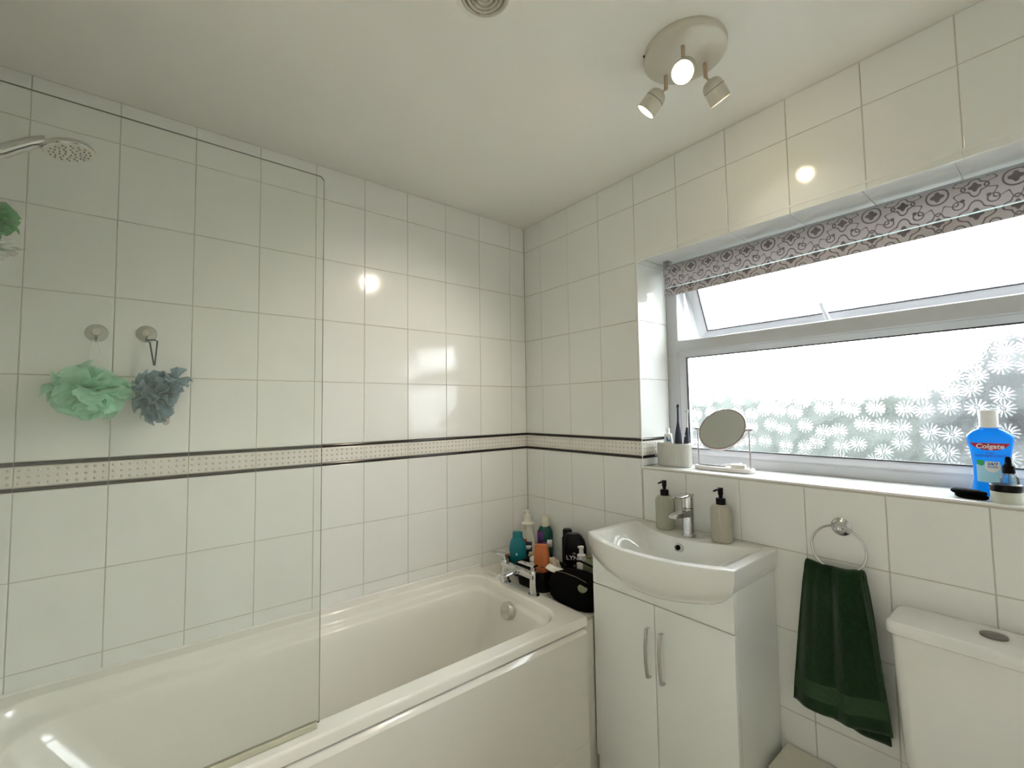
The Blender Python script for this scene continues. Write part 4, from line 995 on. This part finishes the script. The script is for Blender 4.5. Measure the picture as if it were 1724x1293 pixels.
# ------------------------------------------------------------------ things on the sill, left end
cup = thing('toothbrush_holder', 'oval ribbed grey toothbrush holder on the sill', 'holder', (0.834, 0.098, SILL))
def ribbed(hx, hy, z, n=160, k=40, dep=0.055):
    out = []
    for i, p in enumerate(stadium(hx, hy, z, n, p=2.8)):
        f = 1 - dep * (0.5 - 0.5 * math.cos(2 * math.pi * i * k / n)); out.append(Vector((p.x * f, p.y * f, z)))
    return out
bm = BM(); loft(bm, [stadium(0.066, 0.036, 0, 160, p=2.8), stadium(0.070, 0.038, 0.004, 160, p=2.8), ribbed(0.072, 0.040, 0.009), ribbed(0.072, 0.040, 0.090), stadium(0.072, 0.040, 0.095, 160, p=2.8), stadium(0.070, 0.038, 0.097, 160, p=2.8), stadium(0.064, 0.032, 0.0965, 160, p=2.8), stadium(0.063, 0.031, 0.012, 160, p=2.8)])
obj('holder_body', bm, 'stone_grey', cup, True, 70)
def brush(label, loc, rx, ry, hgt, hr, mat, thin):
    b = thing('electric_toothbrush', label, 'toothbrush', loc, 0, 'toothbrushes in the holder'); b.rotation_euler = (rx, ry, 0)
    bm = lathe(BM(), [(0, 0), (hr * 0.8, 0), (hr, 0.004), (hr * 1.05, hgt * 0.45), (hr * 0.85, hgt * 0.7), (hr * 0.42, hgt * 0.93), (hr * 0.3, hgt)], 20); obj('handle_body', bm, mat, b, True, 60)
    bm = lathe(BM(), [(hr * 0.32, hgt * 0.985), (thin, hgt * 1.02), (thin * 0.9, hgt + 0.058), (thin * 1.3, hgt + 0.062), (thin * 1.3, hgt + 0.072), (0, hgt + 0.073)], 14); obj('brush_stem', bm, mat if thin > 0.0036 else 'white_print', b, True, 60)
    bm = lathe(BM(), [(0.004, 0.003), (0.004, 0.012), (0, 0.012)], 12, (0, 0, hgt + 0.066), (-0.7, 0, 0.1)); obj('bristles', bm, 'bristle', b, True, 60)
    return b
b_ = brush('navy electric toothbrush standing tallest in the holder', (0.855, 0.094, SILL + 0.013), 0.02, 0.03, 0.172, 0.0155, 'navy_brush', 0.0042)
b_ = brush('short black electric toothbrush with slim white stem', (0.882, 0.103, SILL + 0.013), -0.04, 0.05, 0.150, 0.0125, 'navy_brush', 0.0030)
bm = lathe(BM(), [(0, 0.0), (0.0026, 0.0), (0.0026, 0.001), (0, 0.001)], 12, (0, -0.0128, 0.115), (0, -1, 0)); obj('button', bm, 'white_print', b_)
o = thing('toothpaste_tube', 'white toothpaste tube with blue label in the holder', 'toothpaste', (0.812, 0.098, SILL + 0.013)); o.rotation_euler = (0, -0.03, 0.2)
bm = BM(); loft(bm, [stadium(a, b, z, 24) for a, b, z in ((0.018, 0.002, 0), (0.018, 0.008, 0.05), (0.0165, 0.012, 0.105), (0.015, 0.013, 0.120), (0.008, 0.008, 0.125))]); obj('tube_body', bm, 'white_print', o, True, 50)
bm = BM(); lathe(bm, [(0.0085, 0.124), (0.0085, 0.141), (0.007, 0.143), (0, 0.143)], 18); obj('cap', bm, 'white_print', o, True, 40)
bm = BM(); loft(bm, [[Vector((x, -0.0128 - e, z)) for x, e in ((-0.004, 0), (0.012, -0.003), (0.012, -0.0042), (-0.004, -0.0012))] for z in (0.090, 0.116)]); obj('label_panel', bm, 'blue_label', o)
# vanity mirror on its tray
mir = thing('vanity_mirror', 'round tilting mirror between two posts on a white base', 'mirror', (1.037, 0.105, SILL))
bm = BM(); loft(bm, [stadium(a, b, z, 64, p=3.0) for a, b, z in ((0.107, 0.034, 0), (0.112, 0.038, 0.003), (0.112, 0.038, 0.013), (0.110, 0.036, 0.0165), (0.103, 0.030, 0.0165), (0.102, 0.029, 0.0135))]); obj('base_tray', bm, 'marble', mir, True, 40)
PXm = 0.0995; PH = 0.158
for s in (-1, 1):
    bm = BM(); tube(bm, [(s * PXm, 0, 0.013), (s * PXm, 0, 0.08), (s * PXm, 0, PH + 0.004)], 0.0027, 12); obj('post', bm, 'rose_metal', mir, True, 60)
    bm = lathe(BM(), [(0, -0.011), (0.0045, -0.011), (0.0045, 0.003), (0.003, 0.006), (0.003, 0.011), (0, 0.011)], 14, (s * PXm, 0, PH), (-s, 0, 0)); obj('pivot_knob', bm, 'rose_metal', mir, True, 40)
mt = math.radians(-33); MR = 0.0895
ax = Vector((0, -math.cos(mt), -math.sin(mt)))
bm = lathe(BM(), [(MR - 0.006, 0.0045), (MR, 0.0045), (MR + 0.0015, 0.002), (MR + 0.0015, -0.004), (MR - 0.002, -0.006), (0, -0.006)], 72, (0, 0, PH), ax); obj('mirror_rim', bm, 'rose_metal', mir, True, 40)
bm = lathe(BM(), [(MR - 0.002, 0.0), (MR - 0.003, 0.0042), (0, 0.0042)], 72, (0, 0, PH), ax); obj('mirror_glass', bm, 'mirror_glass', mir)
o = thing('tweezers', 'dark metal tweezers lying on the mirror base', 'tweezers', (0.995, 0.092, SILL + 0.0150), 0.12)
bm = BM()
for s in (-1, 1): tube(bm, [(-0.045, s * 0.0004, 0.004), (-0.01, s * 0.005, 0.003), (0.03, s * 0.004, 0.0025), (0.052, s * 0.001, 0.0025)], [0.0022, 0.0025, 0.0022, 0.0015], 6)
obj('tweezer_arms', bm, 'dark_metal', o, True, 60)
o = thing('white_block', 'white eraser-like block at the right of the mirror base', 'block', (1.098, 0.094, SILL + 0.0140), 0.05)
bm = box(BM(), -0.026, 0.026, -0.009, 0.009, 0, 0.016, 0.002); obj('block_body', bm, 'white_plastic_bottle', o, True)
o = thing('nail_file', 'thin white nail file leaning behind the tweezers', 'nail file', (1.062, 0.115, SILL + 0.0145), -0.1); 
bm = box(BM(), -0.040, 0.040, -0.007, 0.007, 0, 0.004, 0.001); f_ = obj('file_body', bm, 'white_print', o); f_.rotation_euler = (0, -0.16, 0); f_.location = (0, 0, 0.009)

# ------------------------------------------------------------------ things on the sill, right end
mw = thing('mouthwash_bottle', 'blue mouthwash bottle with white cap and red brand label', 'bottle', (1.742, 0.135, SILL), 0.03)
MWP = [(0.036, 0.020, 0.0), (0.0395, 0.0235, 0.006), (0.039, 0.0235, 0.018), (0.0345, 0.0225, 0.045), (0.0345, 0.0225, 0.075), (0.0385, 0.024, 0.115), (0.0445, 0.0255, 0.150), (0.0450, 0.0255, 0.155), (0.043, 0.0245, 0.160), (0.034, 0.0215, 0.170), (0.022, 0.018, 0.177), (0.018, 0.0165, 0.180)]
bm = BM(); loft(bm, [stadium(a, b, z, 56, p=2.8) for a, b, z in MWP]); obj('bottle_body', bm, 'mouthwash_blue', mw, True, 50)
bm = lathe(BM(), [(0.018, 0.180), (0.0205, 0.181), (0.0205, 0.184), (0.0185, 0.185), (0.0185, 0.225), (0.0175, 0.227), (0, 0.227)], 36); obj('cap', bm, 'white_print', mw, True, 40)
def mwsurf(x, z, off=0.0008):
    for (a0, b0, z0), (a1, b1, z1) in zip(MWP, MWP[1:]):
        if z0 <= z <= z1:
            t = (z - z0) / max(1e-6, z1 - z0); hx, hy = a0 + (a1 - a0) * t, b0 + (b1 - b0) * t
            return Vector((x, -hy * max(0.02, 1 - min(0.999, abs(x / hx)) ** 2.8) ** (1 / 2.8) - off, z))
    return Vector((x, -0.024, z))
def mw_poly(name, fn_top, fn_bot, x0, x1, mat, off, n=16, m=3):
    bm = BM(); V = []
    for i in range(n + 1):
        x = x0 + (x1 - x0) * i / n; V.append([bm.verts.new(mwsurf(x, fn_bot(x) + (fn_top(x) - fn_bot(x)) * j / m, off)) for j in range(m + 1)])
    for i in range(n):
        for j in range(m): bm.faces.new((V[i][j], V[i + 1][j], V[i + 1][j + 1], V[i][j + 1]))
    return obj(name, bm, mat, mw, True)
mw_poly('brand_panel', lambda x: 0.1405, lambda x: 0.1400 - 0.0185 * max(0, 1 - (x / 0.036) ** 2) ** 0.6, -0.0355, 0.0355, 'brand_red', 0.0007)
text_mesh('brand_lettering', 'Colgate', 0.0165, 'white_print', lambda x, y: mwsurf(x, 0.1316 + y, 0.0014), mw, 0.00035, 1.0, 0.12)
mw_poly('label_wave', lambda x: 0.090 - 0.25 * abs(x + 0.002), lambda x: 0.036 + 0.10 * abs(x) , -0.027, 0.018, 'pale_blue_print', 0.0005)
text_mesh('product_lettering', 'PLAX', 0.0055, 'brand_blue', lambda x, y: mwsurf(x, 0.1140 + y, 0.0012), mw, 0.0002, 1.1)
text_mesh('product_lettering', 'FRESH&PROTECT', 0.0080, 'brand_blue', lambda x, y: mwsurf(x, 0.1065 + y, 0.0012), mw, 0.0003, 0.95)
mw_poly('leaf_mark', lambda x: 0.096 - 0.25 * abs(x + 0.020), lambda x: 0.080 + 0.5 * abs(x + 0.018), -0.026, -0.012, 'brand_green', 0.0010, 8)
mw_poly('shield', lambda x: 0.0925, lambda x: 0.074 - 0.010 * (1 - (abs(x - 0.003) / 0.0135) ** 2), -0.0105, 0.0165, 'white_print', 0.0010, 10)
text_mesh('shield_lettering', '24/7', 0.0098, 'brand_blue', lambda x, y: mwsurf(0.003 + x, 0.0855 + y, 0.0017), mw, 0.0003, 1.1)
for zz in (0.0790, 0.0765): mw_poly('print_line', lambda x, zz=zz: zz + 0.0007, lambda x, zz=zz: zz - 0.0005, -0.007, 0.013, 'blue_label', 0.0016, 6, 1)
jar = thing('cream_jar', 'low pale glass cream jar with black lid at the sill edge', 'jar', (1.7715, 0.036, SILL))
bm = lathe(BM(), [(0, 0), (0.026, 0), (0.0278, 0.003), (0.0278, 0.027), (0.026, 0.029), (0, 0.029)], 40); obj('jar_body', bm, 'jar_cream', jar, True, 40)
bm = lathe(BM(), [(0.0282, 0.0285), (0.0288, 0.030), (0.0288, 0.044), (0.0275, 0.0455), (0, 0.0455)], 40); obj('jar_lid', bm, 'black_plastic', jar, True, 40)
dr_ = thing('dropper_bottle', 'small clear dropper bottle with black rubber top', 'bottle', (1.775, 0.085, SILL))
bm = lathe(BM(), [(0, 0), (0.016, 0), (0.0172, 0.002), (0.0172, 0.055), (0.014, 0.063), (0.0095, 0.066), (0.0095, 0.070)], 28); obj('bottle_body', bm, 'bottle_glass', dr_, True, 40)
bm = lathe(BM(), [(0.0115, 0.068), (0.0118, 0.070), (0.0112, 0.086), (0.0085, 0.088), (0.0065, 0.092), (0.0058, 0.104), (0.004, 0.109), (0, 0.110)], 24); obj('dropper_top', bm, 'black_matt', dr_, True, 45)
bm = lathe(BM(), [(0.002, 0.010), (0.002, 0.070), (0, 0.070)], 8); obj('pipette', bm, 'bottle_glass', dr_, True)
cl = thing('folded_cloth', 'black folded cloth pouch in front of the mouthwash', 'pouch', (1.706, 0.052, SILL), -0.35)
bm = BM(); loft(bm, [stadium(a, b, z, 40, dx, 0, 2.4) for a, b, z, dx in ((0.028, 0.014, 0.0005, 0.004), (0.033, 0.018, 0.004, 0.003), (0.033, 0.018, 0.008, 0.003), (0.030, 0.016, 0.0105, 0.002))]); obj('pouch_layer', bm, 'black_fabric', cl, True, 60)
bm = BM(); loft(bm, [stadium(a, b, z, 40, dx, 0, 2.4) for a, b, z, dx in ((0.031, 0.016, 0.0105, -0.002), (0.036, 0.019, 0.014, -0.002), (0.035, 0.018, 0.019, -0.003), (0.026, 0.012, 0.0225, -0.006))]); obj('pouch_layer', bm, 'black_fabric', cl, True, 60)

# ------------------------------------------------------------------ towel ring and towel
tr_ = thing('towel_ring', 'chrome towel ring with round wall plate beside the vanity', 'towel ring', (1.436, 0.0, 1.022))
bm = lathe(BM(), [(0.026, 0.0004), (0.0265, 0.003), (0.024, 0.006), (0.018, 0.009), (0.0155, 0.013), (0.0145, 0.026), (0.0125, 0.034), (0.007, 0.039), (0, 0.040)], 36, (0, 0, 0), (0, -1, 0)); obj('wall_plate', bm, 'chrome', tr_, True, 40)
RGR = 0.067; rc = Vector((-0.001, -0.038, -0.058))
bm = BM(); tube(bm, [rc + Vector((RGR * math.sin(2 * math.pi * k / 48), 0, RGR * math.cos(2 * math.pi * k / 48))) for k in range(48)], 0.0034, 10, closed=True); obj('ring', bm, 'chrome', tr_, True, 60)
twl = thing('hand_towel', 'dark green hand towel draped through the towel ring', 'towel', (1.42, -0.038, 0.92))
def towel_pt(u, s):
    """u in 0..1 across, s: path length parameter -1 (back hem) .. 0 (over ring) .. 1 (front hem)"""
    d = abs(s); front_ = s > 0
    gather = 0.5 + 0.5 * min(1, d * 1.05) ** 0.8
    xl, xr = (-0.066, 0.072)
    if front_: bl_, br_ = -0.118, 0.118
    else: bl_, br_ = -0.060, 0.110
    k = min(1, d) ** 0.75
    x = (xl + (bl_ - xl) * k) * (1 - u) + (xr + (br_ - xr) * k) * u
    # ring circle gives the saddle height of the fold
    xr0 = xl + (xr - xl) * u
    top = 0.0 if True else 0
    z0 = -0.011 + 0.20 * max(0, abs(xr0) - 0.03)
    Lf_ = 0.415 + 0.012 * (1 - u) if front_ else 0.44 + 0.02 * u
    z = z0 - Lf_ * d
    fold = math.sin(u * 15 + 0.6 + 0.8 * d) * 0.50 + math.sin(u * 27 + 2.0 - 1.2 * d) * 0.30 + 0.25 * abs(math.sin(u * 8 + 1.0))
    am = 0.016 * (1 - 0.45 * d) * min(1.0, 0.15 + d * 4)
    if front_: y = -0.010 - 0.010 * min(1, d * 6) + fold * am - 0.014 * d * math.sin(math.pi * u)
    else: y = 0.008 + 0.004 * min(1, d * 6) + fold * am * 0.35
    if d < 0.06:
        a = d / 0.06; z = z0 - Lf_ * 0.06 + math.sqrt(max(0, 1 - a * a)) * 0.026; y = y * a + fold * am * (1 - a) * 0.3
    return Vector((x, y, z))
bm = BM(); NU, NV = 70, 110
ss = [-1 + 2 * j / NV for j in range(NV + 1)]
V = [[bm.verts.new(towel_pt(i / NU, s)) for s in ss] for i in range(NU + 1)]
for i in range(NU):
    for j in range(NV): bm.faces.new((V[i][j], V[i][j + 1], V[i + 1][j + 1], V[i + 1][j]))
to = obj('towel_cloth', bm, 'towel', twl, True, 180)
md = to.modifiers.new('thickness', 'SOLIDIFY'); md.thickness = 0.006; md.offset = 0
bm = BM(); V = []
sb = [0.80 + 0.115 * j / 22 for j in range(23)]
for i in range(NU + 1):
    V.append([bm.verts.new(towel_pt(i / NU, s) + Vector((0, -0.0036 - 0.0007 * (j % 2), 0))) for j, s in enumerate(sb)])
for i in range(NU):
    for j in range(22): bm.faces.new((V[i][j], V[i][j + 1], V[i + 1][j + 1], V[i + 1][j]))
bo = obj('woven_band', bm, 'towel_band', twl, False); bo['label'] = 'lighter green ribbed band near the hem'
bm = BM(); tube(bm, [towel_pt(1.0, 0.06 + 0.94 * j / 30) + Vector((0.001, -0.001, 0)) for j in range(31)], 0.0042, 6, flat=0.8); obj('side_hem', bm, 'towel_band', twl, True)

# ------------------------------------------------------------------ toilet cistern and pipe boxing
tl = thing('toilet_cistern', 'white close-coupled toilet cistern with round flush button', 'toilet', (0, 0, 0))
CX0, CX1, CYF, CZT = 1.556, 1.938, -0.158, 0.842
bm = BM(); loft(bm, [rrect(CX0 + 0.030, CX1 - 0.030, CYF + 0.030, -0.010, 0.03, 0.44), rrect(CX0 + 0.020, CX1 - 0.020, CYF + 0.016, -0.008, 0.03, 0.50), rrect(CX0 + 0.008, CX1 - 0.008, CYF + 0.008, -0.006, 0.026, CZT - 0.032)]); wn(obj('cistern_body', bm, 'ceramic', tl, True, 50))
bm = BM(); loft(bm, [rrect(CX0 + 0.004, CX1 - 0.004, CYF + 0.004, -0.006, 0.024, CZT - 0.0315), rrect(CX0, CX1, CYF, -0.004, 0.026, CZT - 0.027), rrect(CX0, CX1, CYF, -0.004, 0.026, CZT - 0.010), rrect(CX0 + 0.003, CX1 - 0.003, CYF + 0.003, -0.006, 0.026, CZT - 0.003), rrect(CX0 + 0.010, CX1 - 0.010, CYF + 0.010, -0.012, 0.026, CZT)]); wn(obj('lid', bm, 'ceramic', tl, True, 50))
bm = lathe(BM(), [(0.024, 0), (0.024, 0.003), (0.020, 0.0045), (0, 0.0045)], 32, (1.742, -0.070, CZT)); obj('flush_button', bm, 'button_metal', tl, True, 40)
bm = BM(); loft(bm, [stadium(a, b, z, 40, 1.747, cyy, 2.3) for a, b, z, cyy in ((0.10, 0.17, 0.0, -0.325), (0.09, 0.15, 0.10, -0.33), (0.11, 0.19, 0.25, -0.36), (0.17, 0.25, 0.38, -0.42), (0.18, 0.26, 0.41, -0.425))]); obj('pan', bm, 'ceramic', tl, True, 50)
bm = BM(); loft(bm, [stadium(a, b, z, 40, 1.747, -0.43, 2.3) for a, b, z in ((0.185, 0.262, 0.411), (0.187, 0.264, 0.425), (0.18, 0.257, 0.436))]); obj('seat_lid', bm, 'plastic_white', tl, True, 50)
bm = BM(); box(bm, VX1 + 0.018, XR - 0.002, -0.150, -0.003, 0.0, 0.312, 0.002)
o = obj('pipe_boxing', bm, 'boxing'); tag(o, 'low cream boxed-in pipe ledge along the wall under the towel', 'ledge')

# ------------------------------------------------------------------ ceiling lamp and extractor
lamp = thing('ceiling_spotlight', 'off-white round ceiling light with three small spotlights', 'light', (1.248, -0.455, ZC))
bm = lathe(BM(), [(0, -0.026), (0.104, -0.026), (0.110, -0.022), (0.112, -0.006), (0.110, 0.0)], 64); obj('base_plate', bm, 'lamp_metal', lamp, True, 40)
bm = lathe(BM(), [(0, 0.0035), (0.003, 0.003), (0.0035, 0)], 10, (-0.075, -0.083, -0.014), (-0.67, -0.74, 0)); obj('screw', bm, 'black_matt', lamp, True)
def head(stem_t, back, aim, w_, cone=75):
    L0 = Vector((1.248, -0.455, ZC)); st = Vector(stem_t) - L0; bk = Vector(back) - L0; ax = (Vector(aim) - Vector(back)).normalized()
    h = thing('spot_head', '', None); del h['label']
    h.parent = lamp; h.location = bk
    if 'category' in h: del h['category']
    bm = BM(); p1 = Vector((st.x, st.y, -0.068)); tube(bm, [(st.x, st.y, -0.024), (st.x, st.y, -0.04), p1], 0.0055, 12); tube(bm, [p1, p1.lerp(bk + ax * 0.010, 0.6), bk + ax * 0.012], 0.003, 8); obj('stem', bm, 'lamp_stem', lamp, True, 50)
    bm = lathe(BM(), [(0, -0.002), (0.012, 0.0), (0.022, 0.006), (0.028, 0.016), (0.029, 0.026), (0.0283, 0.0265), (0.0283, 0.0275), (0.029, 0.028), (0.029, 0.066), (0.0275, 0.0665), (0.027, 0.058), (0.0265, 0.050)], 40, (0, 0, 0), ax); obj('shade', bm, 'lamp_metal', h, True, 35)
    bm = lathe(BM(), [(0.0286, 0.0262), (0.0294, 0.0264), (0.0294, 0.0276), (0.0286, 0.0278)], 40, (0, 0, 0), ax); obj('seam_ring', bm, 'vent_dark', h, True, 35)
    bm = lathe(BM(), [(0.0262, 0.052), (0.0255, 0.0585), (0.020, 0.061), (0, 0.062)], 32, (0, 0, 0), ax); obj('bulb', bm, 'bulb_glow', h, True, 60)
    ld = bpy.data.lights.new('spot_light', 'SPOT'); ld.energy = w_; ld.color = (1.0, 0.89, 0.74); ld.spot_size = math.radians(cone); ld.spot_blend = 1.0; ld.shadow_soft_size = 0.022
    lo = bpy.data.objects.new('spot_light', ld); COL.objects.link(lo); lo.parent = h; lo.location = ax * 0.070
    lo.rotation_mode = 'QUATERNION'; lo.rotation_quaternion = Vector((0, 0, -1)).rotation_difference(ax)
head((1.268, -0.498, 2.375), (1.268, -0.487, 2.318), (1.60, -1.45, 1.36), 16.0, 84)
head((1.176, -0.436, 2.375), (1.166, -0.448, 2.328), (1.166 - 0.055, -0.448 - 0.019, 2.328 - 0.058), 7.0, 88)
head((1.274, -0.390, 2.375), (1.278, -0.376, 2.328), (1.278 + 0.012, -0.376 + 0.043, 2.328 - 0.055), 0.5)
ex = thing('extractor_vent', 'round ceiling vent with concentric louvre rings', 'vent', (1.038, -1.000, ZC))
bm = lathe(BM(), [(0.073, 0), (0.0725, -0.003), (0.060, -0.006), (0.058, -0.004), (0.057, 0)], 56); obj('flange', bm, 'ceiling_paint', ex, True, 40)
bm = lathe(BM(), [(0.058, -0.001), (0, -0.001)], 40); obj('duct_disc', bm, 'vent_dark', ex)
for r_ in (0.054, 0.043, 0.032, 0.021, 0.010):
    bm = lathe(BM(), [(r_, -0.001), (r_ + 0.002, -0.007), (r_ - 0.001, -0.010), (r_ - 0.0055, -0.006), (r_ - 0.0055, -0.001)], 48); obj('louvre_ring', bm, 'vent_grey', ex, True, 50)

bpy.context.view_layer.update()
